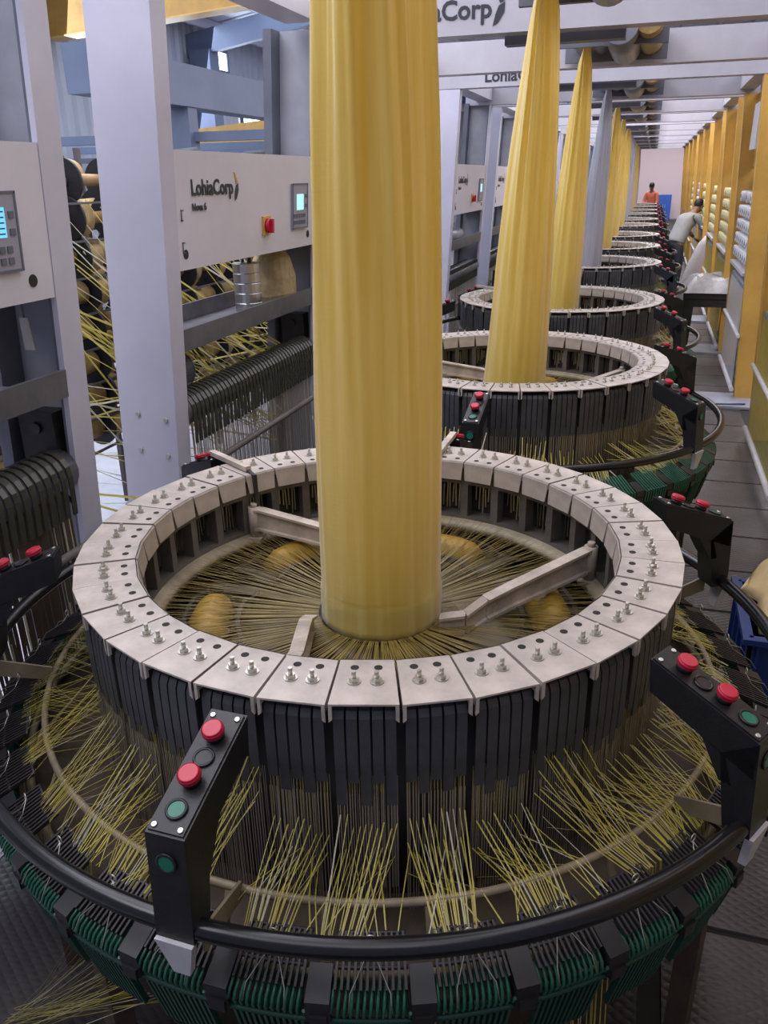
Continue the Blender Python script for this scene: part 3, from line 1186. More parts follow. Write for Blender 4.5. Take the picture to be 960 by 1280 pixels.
ZT = 2.82
mb = MB(); lean_box(mb, -1, -.285, 0, NEAR, NEAR + .11, 0, ZT); ME_nearpost = mb.mesh('near_post', M_post)
mb = MB()
lean_box(mb, -1, -.022, 0, FAR, FAR + .115, 0, ZT)
ME_farpost = mb.mesh('far_post', M_post)
mb = MB()
lean_box(mb, -1, -.25, -.022, FAR + .085, FAR + .11, 0, ZT, 0)
lean_box(mb, -1, -.30, -.25, FAR - .03, FAR + .11, 0, ZT, 1)
lean_box(mb, -1, -.032, -.022, FAR + .0, FAR + .085, 0, ZT, 1)
ME_channel = mb.mesh('post_channel', [M_web, M_channel])
mb = MB()
mb.box(xl(2.9) - .30, xr(2.9) + .14, NEAR, NEAR + .14, 2.825, 3.04)
ME_beamn = mb.mesh('near_beam', M_beam)
mb = MB()
mb.box(xl(2.9) - .30, xr(2.9) + .14, FAR + .0, FAR + .14, 2.80, 3.02)
ME_beamf = mb.mesh('far_beam', M_beam)
mb = MB()
mb.box(-2.0, -1.82, NEAR + .14, FAR, 2.84, 3.00)
ME_side2 = MB().box(.75, .90, NEAR + .14, FAR, 2.84, 3.00).mesh('side_rail', M_beam)
ME_side = mb.mesh('side_rail', M_beam)
mb = MB(); lean_box(mb, 1, 0, .255, NEAR, NEAR + .05, 0, ZT); lean_box(mb, 1, -.004, .010, NEAR - .004, NEAR + .10, 0, ZT)
ME_rnear = mb.mesh('right_near_post', M_ochre)
mb = MB(); lean_box(mb, 1, 0, .255, FAR, FAR + .05, 0, ZT); lean_box(mb, 1, -.004, .010, FAR - .004, FAR + .10, 0, ZT)
ME_rfar = mb.mesh('right_far_post', M_ochre)
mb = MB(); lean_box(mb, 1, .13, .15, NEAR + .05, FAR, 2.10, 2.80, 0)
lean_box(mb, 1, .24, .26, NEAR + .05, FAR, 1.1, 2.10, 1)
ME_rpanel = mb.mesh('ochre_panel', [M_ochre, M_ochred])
mb = MB()
lean_box(mb, -1, -.36, -.0, NEAR + .11, FAR - .03, 1.355, 1.385)
lean_box(mb, -1, -.012, .004, NEAR + .11, FAR, 1.355, 1.452)
lean_box(mb, -1, -.36, -.345, NEAR + .11, FAR - .03, 1.355, 1.47)
ME_shelf = mb.mesh('shelf', M_shelf)
# roller bar, front rod
mb = MB()
zc = 1.075
mb.cyl((xl(zc) - .07, NEAR + .11, zc), (xl(zc) - .07, FAR, zc), .080, n=18)
ME_rollbar = mb.mesh('roller_bar', M_shelf)
mb = MB()
mb.cyl((xl(.75) + .05, NEAR + .05, .80), (xl(.75) + .05, FAR + .06, .80), .016, n=10)
ME_rod = mb.mesh('guide_rod', M_frame)
mb = MB()
mb.box(-.012, .012, -.009, .009, -.002, .002)
# guide band: hoop of dark tape over the roller
mb = MB()
R = .088
prof = [(-R, -.05)] + [(-R * math.cos(PI * i / 8), R * math.sin(PI * i / 8)) for i in range(9)] + [(R, -.06), (R - .004, -.15)]
for i in range(len(prof) - 1):
    (x0, z0), (x1, z1) = prof[i], prof[i + 1]
    k0, k1 = .95, .95
    mb.hexa([(x0 * k0, -.0118, z0 * k0), (x1 * k1, -.0118, z1 * k1), (x1 * k1, .0118, z1 * k1), (x0 * k0, .0118, z0 * k0),
             (x0, -.0118, z0), (x1, -.0118, z1), (x1, .0118, z1), (x0, .0118, z0)])
M_band = mat('dark_olive_band', (0.060, 0.058, 0.048), 0.26, 0, 0.3, 8)
ME_band = mb.mesh('guide_band', M_band)


def tape_curtain(y0, y1, n, side, mats, zt=1.02, zb=.12, split=None, w=.010):
    mb = MB()
    rnd = random.Random(int(y0 * 100) + n)
    f = xl if side < 0 else xr
    for i in range(n):
        y = y0 + (y1 - y0) * (i + .5) / n + rnd.uniform(-.004, .004)
        x = f(1.0) + (-.012 if side < 0 else .03)
        mb.ribbon([(x, y, zt), (x + .004, y, .6), (x + .01, y + rnd.uniform(-.03, .03), zb)], (0, 1, 0), w,
                  1 if (split and rnd.random() < split) else 0)
    return mb


LOHIA_DARK = M_letters


def build_gantry(i, text):
    y = LY[i]
    g = thing('loom_gantry', 'white gantry frame with posts and cross beams standing over the %s loom' % ORD[i], 'gantry',
              (0, y + (.05 if i == 0 else 0), 0), None, 'gantries over the looms')
    o = link('near_post', ME_nearpost, g)
    link('far_post', ME_farpost, g)
    link('post_channel', ME_channel, g)['label'] = 'grey channel inside the far post'
    bn = link('near_beam', ME_beamn, g)
    if i > 1:
        link('far_beam', ME_beamf, g)
    link('side_rail', ME_side, g)
    link('side_rail', ME_side2, g)
    link('shelf', ME_shelf, g)['label'] = 'grey steel shelf'
    link('roller_bar', ME_rollbar, g)
    link('guide_rod', ME_rod, g)
    n = 38
    if i < 3:
        for k in range(n):
            yy = NEAR + .14 + (FAR - NEAR - .20) * k / (n - 1)
            link('guide_band', ME_band, g, (xl(zc) - .07, yy, zc))
    else:
        mb = MB()
        for k in range(n):
            yy = NEAR + .14 + (FAR - NEAR - .20) * k / (n - 1)
            mb.box(xl(zc) - .14, xl(zc) + .002, yy - .009, yy + .009, zc - .12, zc + .07)
        tag(mb.build('guide_bands', M_band, g), kind='stuff')
    tag(tape_curtain(NEAR + .14, FAR - .05, 95 if i else 135, -1, None, split=.2, w=.0105 if i else .013).build('tape_curtain', [M_brown if i == 0 else M_wire, M_tapepale], g),
        kind='stuff')
    link('right_near_post', ME_rnear, g)['label'] = 'ochre post'
    link('right_far_post', ME_rfar, g)['label'] = 'ochre post'
    link('ochre_panel', ME_rpanel, g)['label'] = 'ochre sheet panel between the right posts'
    # right-hand roller and hanging tapes
    wt = i in (3, 7)
    mb = MB()
    x = xr(1.0) + .07
    mb.cyl((x, NEAR + .06, 1.02), (x, FAR - .02, 1.02), .060, n=14)
    mb.build('right_roller', M_roller, g)
    MB().cyl((x - .075, NEAR - .05, .62), (x - .075, FAR, .62), .018, n=10).build('right_guide_rod', M_white, g)
    MB().cyl((x - .06, NEAR + .0, .10), (x - .06, FAR, .10), .022, n=10).build('right_guide_rod', M_white, g)
    cur = MB()
    rnd = random.Random(i)
    for k in range(56):
        yy = NEAR + .10 + (FAR - NEAR - .16) * (k + .5) / 56
        cur.ribbon([(x + .01, yy, 1.085), (x - .05, yy, 1.06), (x - .062, yy, 1.0), (x - .06, yy, .62), (x - .05, yy, .10)], (0, 1, 0), .0185)
    tag(cur.build('right_tape_curtain', M_tapewhite if wt else M_tape, g), kind='stuff')
    if text:
        wd = link('beam_lettering', ME_word, g, (-1.60, NEAR - .003, 2.908 if i < 3 else 2.868), (PI / 2, 0, 0))
        wd['label'] = 'black company name lettering on the beam'
        link('swoosh', ME_sw, g, (-1.595 + word_wb, NEAR - .003, 2.916 if i < 3 else 2.876), (PI / 2, 0, 0))
    # post bolts
    if i in (0, 1, 2):
        for (dx, z) in ((-.05, 1.07), (-.19, 1.09), (-.05, .90), (-.19, .92), (-.12, .70), (-.21, .50), (-.04, .55),
                        (-.17, .30)):
            MB().cyl((xl(z) + dx, NEAR, z), (xl(z) + dx, NEAR - .008, z), .011, n=8).build('post_bolt', M_nut, g)
    return g


gantries = []
for i in range(12):
    gantries.append(build_gantry(i, i in (0, 1, 2, 3, 4, 5)))

# take-up rollers over each loom (grey drums lying along the row, a yellow reel beside them)
for i in range(12):
    t = thing('take_up_unit', 'dark take-up unit with grey drums under the beams above the %s loom' % ORD[i], 'machine',
              (LX, LY[i], 2.8), None, 'take-up units over the looms')
    link_y0, link_y1 = NEAR + .16, FAR - .02
    for xx in (.030, .155):
        MB().cyl((xx, -.45, .12), (xx, .28, .12), .058, n=18).build('nip_roller', M_roller, t)
    MB().cyl((.33, -.75, .10), (.33, .30, .10), .11, n=24).build('take_up_drum', M_roller, t)
    MB().cyl((.50, -.70, .13), (.50, .30, .13), .085, n=20).cyl((.50, -.78, .13), (.50, -.70, .13), .02, n=8).build(
        'cloth_reel', M_yarn, t)
    MB().box(-.10, .62, -.50, -.46, .02, .21).build('side_plate', M_channel, t)
    MB().box(-.10, .62, .30, .34, .02, .21).build('side_plate', M_channel, t)
    MB().box(-.32, .38, -1.09, -.99, -.02, .05).build('drive_cover', M_channel, t)


# ------------------------------------------------------------------ control cabinets on the left frames
def face_text(me, name, parent, y, z, dx=.0015):
    lean = math.atan(.06)
    return link(name, me, parent, (xl(z) + dx, y, z), (PI / 2, 0, PI / 2))


mb = MB()
lean_box(mb, -1, -.24, -.003, NEAR + .112, FAR - .002, 1.70, 2.175)
ME_cab = mb.mesh('cabinet_body', M_panel)
mb = MB()
mb.box(-.001, .012, -.105, .105, -.115, .115, 0)
mb.box(.012, .0145, -.108, -.100, -.118, .118, 1); mb.box(.012, .0145, .100, .108, -.118, .118, 1)
mb.box(.012, .0145, -.108, .108, -.118, -.110, 1); mb.box(.012, .0145, -.108, .108, .110, .118, 1)
ME_hmi = mb.mesh('operator_panel', [M_hmi, M_key])
mb = MB().box(.012, .0150, -.072, .050, -.015, .072)
for zz_, w_ in ((.060, .10), (.044, .07), (.028, .09), (.012, .06), (-.004, .10)):
    mb.box(.0150, .0154, .044 - w_, .044, zz_ - .002, zz_ + .002, 1)
ME_lcd = mb.mesh('display', [M_screen, M_bluecrate])
ME_lcdp = MB().box(.012, .0150, -.052, .040, -.020, .062).mesh('display', M_screenp)
ME_keyb = MB().box(.012, .0160, -.011, .011, -.010, .010).mesh('key', M_key)
mb = MB()
mb.box(0, .010, -.045, .045, -.045, .045)
ME_swplate = mb.mesh('switch_plate', M_yellowplate)
mb = MB()
mb.cyl((.010, 0, 0), (.030, 0, 0), .036, .034, n=20)
mb.box(.030, .045, -.010, .010, -.034, .034)
ME_swknob = mb.mesh('switch_knob', M_red)
mb = MB().cyl((-.001, 0, 0), (.0012, 0, 0), .020, n=18)
ME_plug = mb.mesh('black_plug', M_hole)

for i in range(10):
    c = thing('control_cabinet', 'white control cabinet with %s beside the %s loom' % (
        ('blue lit display', 'lettering and red switch', 'red switch and display')[min(i, 2)], ORD[i]), 'cabinet',
              (0, LY[i] + (.05 if i == 0 else 0), 0), None, 'control cabinets along the left frames')
    link('cabinet_body', ME_cab, c)
    zz = 1.92
    hy = FAR - (.255 if i == 0 else .235)
    pnl = link('operator_panel', ME_hmi, c, (xl(zz) - .003, hy, zz), (0, math.atan(.06), 0))
    link('display', ME_lcd if i == 0 else ME_lcdp, pnl)
    if i < 3:
        for r in range(2):
            for q in range(5):
                link('key', ME_keyb, pnl, (0, -.080 + q * .034, -.050 - r * .034))
        for r in range(2):
            link('key', ME_keyb, pnl, (0, .078, .050 - r * .05))
    zs = 1.84
    sy = -.27
    sw = link('switch_plate', ME_swplate, c, (xl(zs) - .003, sy, zs), (0, math.atan(.06), 0))
    link('switch_knob', ME_swknob, sw)['label'] = 'red rotary switch'
    link('black_plug', ME_plug, c, (xl(1.78) - .003, FAR - .10, 1.765))
    link('black_plug', ME_plug, c, (xl(1.78) - .003, NEAR + .17, 1.765))
    o = face_text(ME_wordp, 'panel_lettering', c, NEAR + .235, 2.000)
    o['label'] = 'dark company name lettering'
    o = face_text(ME_swp, 'swoosh', c, NEAR + .243 + word_w, 2.004)
    o['label'] = 'gold and dark arrow mark'
    face_text(ME_nova, 'model_lettering', c, NEAR + .238, 1.938)
    mb = MB()
    for z in (1.90, 1.77):
        q = NEAR + .145
        mb.box(xl(z) - .003, xl(z) + .002, q, q + .006, z, z + .045)
        mb.box(xl(z) - .003, xl(z) + .002, q, q + .022, z + .04, z + .045)
        mb.box(xl(z) - .003, xl(z) + .002, q, q + .014, z, z + .005)
    mb.build('latch', M_key, c)

# ------------------------------------------------------------------ creels with bobbins on the left
mb = MB()
mb.cyl((0, -.29, 0), (0, -.015, 0), .030, .030, n=14, m=0, mcap=1)
mb.cyl((0, -.292, 0), (0, -.29, 0), .021, n=12, m=1)
ME_core = mb.mesh('core', [M_tube_card, M_hole])
mb = MB().cyl((0, -.012, 0), (0, .004, 0), .112, n=26)
ME_flange = mb.mesh('flange', M_flange)
ME_yarnA = MB().cyl((0, -.215, 0), (0, -.03, 0), .055, .060, n=16).mesh('yarn_wind', M_yarn)
ME_yarnB = MB().cyl((0, .005, 0), (0, .12, 0), .095, .088, n=18).mesh('yarn_wind', M_yarn)
rnd = random.Random(21)
ROWS = [2.07 - .182 * k for k in range(9)]


def creel(y0, ncol, x, idx, lab, rows):
    c = thing('creel_rack', lab, 'rack', (x, y0, 0))
    for k in range(ncol + 1):
        if k % 2 == 0:
            MB().box(-.47, -.44, k * .34 - .015, k * .34 + .015, 0, 2.25).build('upright', M_rack, c)
    for z in rows:
        MB().box(.07, .085, 0, ncol * .34, z - .112, z - .102).build('cross_bar', M_rack, c)
        MB().box(-.42, -.40, 0, ncol * .34, z - .095, z - .080).build('cross_bar', M_rack, c)
    for k in range(ncol):
        for r, z in enumerate(rows):
            for row2 in (0, 1):
                if row2 and (k + r) % 2: continue
                b = thing('bobbin', '%s bobbin, %s shelf from the top, %s from the near end, %s' % (
                    'wound back' if row2 else 'black-flanged', ORD[r], ORD[k], ('nearest creel', 'middle creel', 'farther creel')[idx]), 'bobbin',
                          (x + (-.30 if row2 else .0) + rnd.uniform(-.012, .012), y0 + .27 + k * .34 + rnd.uniform(-.02, .02),
                           z + (.03 if row2 else 0)), (rnd.uniform(-.05, .05), 0, rnd.uniform(-.10, .10)),
                          'bobbins on the left creel racks')
                link('core', ME_core, b)
                link('flange', ME_flange, b)
                if row2 or r > 3 or rnd.random() < .3:
                    link('yarn_wind', ME_yarnA, b)
                if rnd.random() < .6:
                    link('yarn_wind', ME_yarnB, b)
    return c


creel(2.45, 4, -2.85, 0, 'steel creel rack of bobbins behind the nearest control cabinet', ROWS[:8])
creel(3.81, 8, -2.85, 1, 'steel creel rack of bobbins seen between the two near white posts', ROWS[:8])
creel(7.2, 8, -2.75, 2, 'steel creel rack of bobbins behind the third loom', ROWS[1:7:2])

# tapes from the creels to the rollers
mb = MB()
rnd = random.Random(33)
for k in range(150):
    y = 2.5 + rnd.random() * 4.4
    z = rnd.uniform(.75, 2.0)
    p = Vector((-2.78, y, z))
    q = Vector((-2.10, y + rnd.uniform(.25, .75), rnd.uniform(.55, .85) if rnd.random() < .7 else 1.12))
    mb.ribbon([p, p.lerp(q, .5) + Vector((0, 0, -.02)), q], (0, .6, .8), rnd.choice([.004, .007, .011]), rnd.choice([0, 0, 1]))
for k in range(40):
    y = 7.2 + rnd.random() * 6
    p = Vector((-2.7, y, rnd.uniform(.9, 2.0)))
    q = Vector((-2.10, y + rnd.uniform(.3, .7), rnd.uniform(.6, 1.0)))
    mb.ribbon([p, q], (0, .6, .8), .006, rnd.choice([0, 0, 1]))
ct = mb.build('creel_tapes', [M_tape, M_tapepale])
tag(ct, 'yellow tapes running slanted from the left creel bobbins to the rollers', 'yarn', kind='stuff')
# tapes lying on the pale floor to the left
mb = MB()
for k in range(26):
    x = rnd.uniform(-4.6, -3.4)
    y = rnd.uniform(4.3, 7.0)
    a = rnd.uniform(-.35, .35)
    L = rnd.uniform(.5, 1.4)
    pts = [Vector((x + math.cos(a) * L * t, y + math.sin(a) * L * t + .05 * math.sin(3 * t + k), .0)) for t in
           (0, .33, .66, 1)]
    mb.ribbon(pts, (-math.sin(a), math.cos(a), 0), .006)
fo = mb.build('floor_tapes', M_tapepale, None, (0, 0, -.009))
tag(fo, 'loose tapes lying on the pale floor behind the left posts', 'yarn', kind='stuff')

# ------------------------------------------------------------------ small things by the left frames
t = thing('metal_canister', 'ribbed metal canister of stacked rings on the grey shelf beside a kraft bag', 'canister', (xl(1.385) - .16, 4.30 - .16, 1.385))
for k in range(5):
    MB().revolve([(.0, k * .052), (.072, k * .052), (.074, k * .052 + .003), (.074, k * .052 + .048), (.072, k * .052 + .051), (0, k * .052 + .051)], n=24, smooth=False).build('steel_ring', M_screw, t)
MB().cyl((.02, 0, .26), (.02, 0, .34), .012, n=8).cyl((-.03, .02, .26), (-.03, .02, .31), .010, n=8).build('pin', M_rack, t)
t = thing('kraft_bag', 'crumpled brown kraft bag standing on the shelf against the grey channel', 'bag', (xl(1.385) - .17, 4.30 + .20, 1.385))
mb = MB()
rnd = random.Random(4)
n = 20
lv = [(0, .10, .13), (.05, .125, .16), (.15, .12, .155), (.24, .105, .135), (.30, .07, .10), (.325, .03, .05)]
for (z, rx, ry) in lv:
    for j in range(n):
        a = 2 * PI * j / n
        k = 1 + rnd.uniform(-.07, .07)
        mb.v.append((rx * k * math.cos(a), ry * k * math.sin(a), z + rnd.uniform(-.008, .008) * (z > 0)))
for i in range(len(lv) - 1):
    for j in range(n):
        mb.face((i * n + j, i * n + (j + 1) % n, (i + 1) * n + (j + 1) % n, (i + 1) * n + j))
mb.face(tuple(range(n))[::-1]); mb.face(tuple((len(lv) - 1) * n + j for j in range(n)))
mb.build('bag_body', M_paper, t)
t = thing('drive_motor', 'dark grey drive motor under the shelf beside the wide white post', 'motor', (xl(1.2) - .20, 4.30 + NEAR + .13, 1.21))
MB().cyl((0, 0, 0), (0, .24, 0), .095, n=24).build('motor_body', M_channel, t)
MB().cyl((0, .24, 0), (0, .265, 0), .098, .085, n=24).build('end_cap', M_roller, t)
mb = MB()
for k in range(10):
    a = 2 * PI * k / 10
    mb.beam((.097 * math.cos(a), .02, .097 * math.sin(a)), (.097 * math.cos(a), .22, .097 * math.sin(a)), .006, .012,
            upv=(math.cos(a), 0, math.sin(a)))
mb.build('cooling_fin', M_channel, t)
t = thing('cloth_roll', 'grey cloth roll lying on the shelf beside the fourth loom', 'roll', (xl(1.385) - .12, LY[3] + NEAR + .30, 1.465))
MB().cyl((0, 0, 0), (0, .62, 0), .078, n=20).build('roll_body', M_roller, t)
MB().cyl((0, -.05, 0), (0, .67, 0), .022, n=10).build('roll_core', M_web, t)
for i in (0, 1, 2):
    t = thing('junction_box', 'dark junction box in the grey channel of the %s frame' % ('nearest left', 'second left', 'third left')[i], 'box',
              (xl(1.15) - .14, LY[i] + FAR + (.10 if i == 0 else .06), 1.15))
    MB().box(-.075, .075, -.06, .022, -.10, .14).build('box_body', M_dark, t)
    MB().cyl((0, -.06, .08), (0, -.072, .08), .022, n=12).build('knob', M_black, t)
    MB().tube([(.0, -.03, -.10), (.02, -.05, -.16), (.05, -.02, -.20), (.06, 0, -.24)], .008, n=6).build('cable', M_black, t)
t = thing('hanging_tag', 'small white tag hanging in the grey channel below the nearest cabinet', 'tag', (xl(1.68) - .13, LY[0] + FAR + .03, 1.69))
MB().cyl((0, 0, 0), (0, 0, -.06), .003, n=5).build('string', M_rack, t)
MB().hexa([(-.015, -.004, -.17), (.02, -.004, -.17), (.02, .004, -.17), (-.015, .004, -.17), (-.018, -.004, -.06),
           (.012, -.004, -.06), (.012, .004, -.06), (-.018, .004, -.06)]).build('tag_plate', M_sack, t)

# ------------------------------------------------------------------ next bay in the left background
t = thing('neighbour_gantry', 'blue-grey gantry girders of the next loom row in the left background', 'gantry', (0, 0, 0))
MB().box(-5.3, -5.0, 7.2, 15.2, 2.83, 3.25).build('girder', M_blue, t)
for y in (9.0, 11.6, 14.2):
    MB().box(-8.6, -3.6, y, y + .12, 2.48, 2.58).build('cross_girder', M_blue, t)
    MB().box(-8.6, -3.6, y + .7, y + .80, 2.30, 2.36).build('cross_girder', M_channel, t)
for y in (9.0, 12.4, 15.0):
    MB().box(-5.28, -5.02, y - .1, y + .1, 0, 2.83).build('leg', M_blue, t)
t = thing('ochre_tie_beam', 'broad ochre tie beam high across the left bay under the roof', 'beam', (-9.1, 12.05, 4.13))
MB().hexa([(0, 0, 0), (6.5, 0, .42), (6.5, .2, .42), (0, .2, 0), (0, 0, .50), (6.5, 0, .92), (6.5, .2, .92), (0, .2, .50)]).build('beam_web', M_ochred, t)
MB().hexa([(0, -.06, -.02), (6.5, -.06, .40), (6.5, .26, .40), (0, .26, -.02), (0, -.06, 0), (6.5, -.06, .42), (6.5, .26, .42), (0, .26, 0)]).build('beam_flange', M_ochre, t)
t = thing('ochre_upright', 'short ochre upright of the next row seen left of the wide white post', 'post', (-5.21, 8.06, 0))
MB().box(-.09, .09, -.06, .06, 0, 2.34).build('upright', M_ochre, t)
MB().box(-.12, .12, -.09, .09, 2.34, 2.36).build('cap', M_ochre, t)
t = thing('ochre_girder', 'ochre girder of the next row under the grey girder behind the cabinets', 'girder', (-6.2, 13.0, 2.62))
MB().hexa([(-2, 0, 0), (1.4, 0, 0), (1.4, .15, 0), (-2, .15, 0), (-2, 0, .16), (1.4, 0, .42), (1.4, .15, .42), (-2, .15, .16)]).build('girder', M_ochred, t)
for k, (x, y) in enumerate(((-5.0, 8.0), (-4.6, 8.9), (-4.4, 10.2), (-4.3, 11.4), (-4.3, 12.2))):
    o = MB().tube([(x, y, 1.5), (x, y, 2.1), (x + .06, y + .02, 2.25), (x + .22, y + .05, 2.34), (x + .5, y + .1, 2.36)], .028, n=8).build(
        'bent_pipe', M_channel)
    tag(o, '%s bent grey pipe behind the left creel racks, counted from the near end' % ORD[k], 'pipe', 'bent pipes behind the creels')
t = thing('far_creel', 'distant grey creel with tan reels across the left bay', 'rack', (0, 0, 0))
for k in range(14):
    y = 7.5 + k * .8
    MB().box(-5.4, -5.3, y, y + .06, 0, 2.2).build('upright', M_rack, t)
for z in (.5, .9, 1.3, 1.7, 2.1):
    MB().box(-5.42, -5.32, 7.5, 18, z, z + .06).build('cross_bar', M_rack, t)
mb = MB()
for k in range(40):
    for r in range(5):
        y = 7.6 + k * .26; z = .62 + .4 * r
        mb.cyl((-5.25, y, z), (-5.05, y, z), .06, n=8)
tag(mb.build('distant_reels', M_yarn, t), kind='stuff')

# ------------------------------------------------------------------ right-hand creel packages (between the ochre posts)
mb = MB().cyl((0, 0, 0), (-.10, 0, 0), .058, .050, n=14, m=0)
mb.cyl((-.10, 0, 0), (-.101, 0, 0), .022, n=10, m=1)
mb.cyl((.0, 0, 0), (.06, 0, 0), .015, n=8, m=1)
ME_packW = mb.mesh('yarn_package', [M_whitepack, M_hole])
ME_packY = ME_packW.copy()
ME_packY.materials.clear(); ME_packY.materials.append(M_cream); ME_packY.materials.append(M_hole)
rnd = random.Random(8)
for i in range(3, 9):
    y0 = LY[i] + NEAR + .30
    ncol = 7
    wt = i in (3, 7)
    nm = ORD[i]
    rk = thing('package_rack', 'rack of %s yarn packages between the ochre posts beside the %s loom' % ('white' if wt else 'yellow', nm), 'rack', (1.00, y0, 0))
    for k in range(0, ncol + 1, 2):
        MB().box(.04, .07, k * .2 - .12, k * .2 - .09, 0, 1.95).build('upright', M_rack, rk)
    MB().box(-.12, .06, -.12, ncol * .2 - .05, 1.14, 1.17).build('tray', M_white, rk)
    for r in range(5):
        MB().box(.05, .07, -.12, ncol * .2 - .05, 1.27 + .135 * r, 1.285 + .135 * r).build('cross_bar', M_rack, rk)
        for k in range(ncol):
            if r > 3 and rnd.random() < .4: continue
            o = link('yarn_package', ME_packW if wt else ME_packY, None, (.99, y0 + k * .2, 1.28 + .135 * r))
            tag(o, '%s yarn package, %s row from below, %s from the near end, beside the %s loom' % ('white' if wt else 'yellow', ORD[r], ORD[k], nm), 'yarn package',
                'yarn packages on the right racks')
mb = MB().hexa([(0, 0, 0), (.02, 0, 0), (.02, .45, .0), (0, .45, .0), (0, .05, .34), (.02, .05, .34), (.02, .45, .50), (0, .45, .50)])
o = mb.build('white_sheet', M_sack, None, (.95, LY[3] - .75, 1.88))
tag(o, 'white paper sheet leaning above the white yarn packages', 'sheet')
o = MB().box(0, .02, 0, .5, 0, .42).build('white_board', M_whitepack, None, (xr(2.5) + .07, LY[3] - .35, 2.26))
tag(o, 'pale board fixed high between the ochre posts', 'board')

# ------------------------------------------------------------------ aisle things
t = thing('work_table', 'dark metal table in the aisle under polythene-wrapped cloth', 'table', (.82, 11.0, 0))
MB().box(-.32, .36, -.42, .42, .66, .72).box(-.30, .34, -.40, -.37, .56, .66).build('table_top', M_dark, t)
for sx in (-.27, .31):
    for sy in (-.36, .36):
        MB().hexa([(sx - .03, sy - .03, 0), (sx + .03, sy - .03, 0), (sx + .03, sy + .03, 0), (sx - .03, sy + .03, 0),
                   (sx - .05, sy - .03, .66), (sx + .05, sy - .03, .66), (sx + .05, sy + .03, .66), (sx - .05, sy + .03, .66)]).build('leg', M_dark, t)
mb = MB()
nx, ny = 22, 16
rnd = random.Random(2)
for j in range(ny):
    for i in range(nx):
        u, v = i / (nx - 1), j / (ny - 1)
        edge = min(u, 1 - u, v, 1 - v)
        z = .012 + .15 * min(1, edge * 6) + .03 * math.sin(11 * u + 2 * v) * math.sin(9 * v) + rnd.uniform(-.008, .008)
        if edge == 0: z = 0.004
        mb.v.append((-.36 + .80 * u, -.46 + .92 * v, z))
for j in range(ny - 1):
    for i in range(nx - 1):
        mb.face((j * nx + i, j * nx + i + 1, (j + 1) * nx + i + 1, (j + 1) * nx + i), 0, True)
b = len(mb.v)
mb.v += [(-.30, -.41, .0), (.34, -.41, 0), (.34, .41, 0), (-.30, .41, 0)]
mb.face((b + 3, b + 2, b + 1, b))
o = mb.build('wrapped_cloth', M_poly, None, (.82, 11.0, .725))
tag(o, 'crumpled polythene-wrapped white cloth lying on the dark aisle table', 'cloth')
for k, (x, y) in enumerate(((1.13, 11.55), (1.24, 11.65), (1.16, 11.75))):
    mb = MB().revolve([(0, 0), (.05, 0), (.055, .02), (.055, .30), (.045, .36), (.018, .42), (.018, .46), (0, .46)], n=16, closed=False)
    o = mb.build('green_bottle', M_greenbot, None, (x, y, 0.023 if False else .0))
    tag(o, '%s green plastic bottle on the floor beside the aisle table' % ('nearest', 'rightmost', 'farthest')[k], 'bottle', 'green bottles by the table')

t = thing('blue_crate', 'blue plastic crate by the right edge holding a tan cloth', 'crate', (.74, 3.34, 0))
mb = MB()
for (x0, x1, y0, y1) in ((-.20, -.185, -.26, .26), (.185, .20, -.26, .26), (-.20, .20, -.26, -.245), (-.20, .20, .245, .26)):
    mb.box(x0, x1, y0, y1, .01, .34)
mb.box(-.20, .20, -.26, .26, .0, .02)
for (x0, x1, y0, y1) in ((-.225, -.20, -.285, .285), (.20, .225, -.285, .285), (-.2, .2, -.285, -.26), (-.2, .2, .26, .285)):
    mb.box(x0, x1, y0, y1, .315, .34)
mb.build('crate_body', M_bluecrate, t)
mb = MB()
for k in range(4):
    mb.box(-.216, -.20, -.2 + k * .13, -.19 + k * .13, .03, .315)
    mb.box(-.17 + k * .11, -.16 + k * .11, -.276, -.26, .03, .315)
mb.build('rib', M_bluecrate, t)
mb = MB()
rnd = random.Random(12)
nr, na = 9, 26
for i in range(nr):
    u = i / (nr - 1)
    for j in range(na):
        a = 2 * PI * j / na
        r = .005 + u * (.275 + .035 * math.sin(3 * a + 1) + .02 * math.sin(7 * a))
        z = .24 * (1 - u ** 1.7) + .03 * math.sin(5 * a + 4 * u) * u + .012 * math.sin(11 * a) * u
        mb.v.append((r * math.cos(a) * .88, r * math.sin(a) * 1.15, z))
for i in range(nr - 1):
    for j in range(na):
        j2 = (j + 1) % na
        mb.face((i * na + j, (i + 1) * na + j, (i + 1) * na + j2, i * na + j2), 0, True)
mb.face(tuple((nr - 1) * na + j for j in range(na))[::-1])
o = mb.build('tan_cloth', M_cloth, None, (.78, 3.38, .36))
tag(o, 'heaped tan cloth on top of the blue crate', 'cloth')
t = MB().tube([(.62, 8.02, .03), (.75, 8.0, .04), (.9, 8.03, .04), (1.02, 8.10, .03)], .008, n=6).build('blue_cable', M_bluecrate)
tag(t, 'thin blue cable end lying at the foot of the ochre post', 'cable')


# ------------------------------------------------------------------ people
def ensure_skin(me):
    import bmesh
    bm = bmesh.new(); bm.from_mesh(me)
    bm.verts.layers.skin.verify()
    bm.to_mesh(me); bm.free()


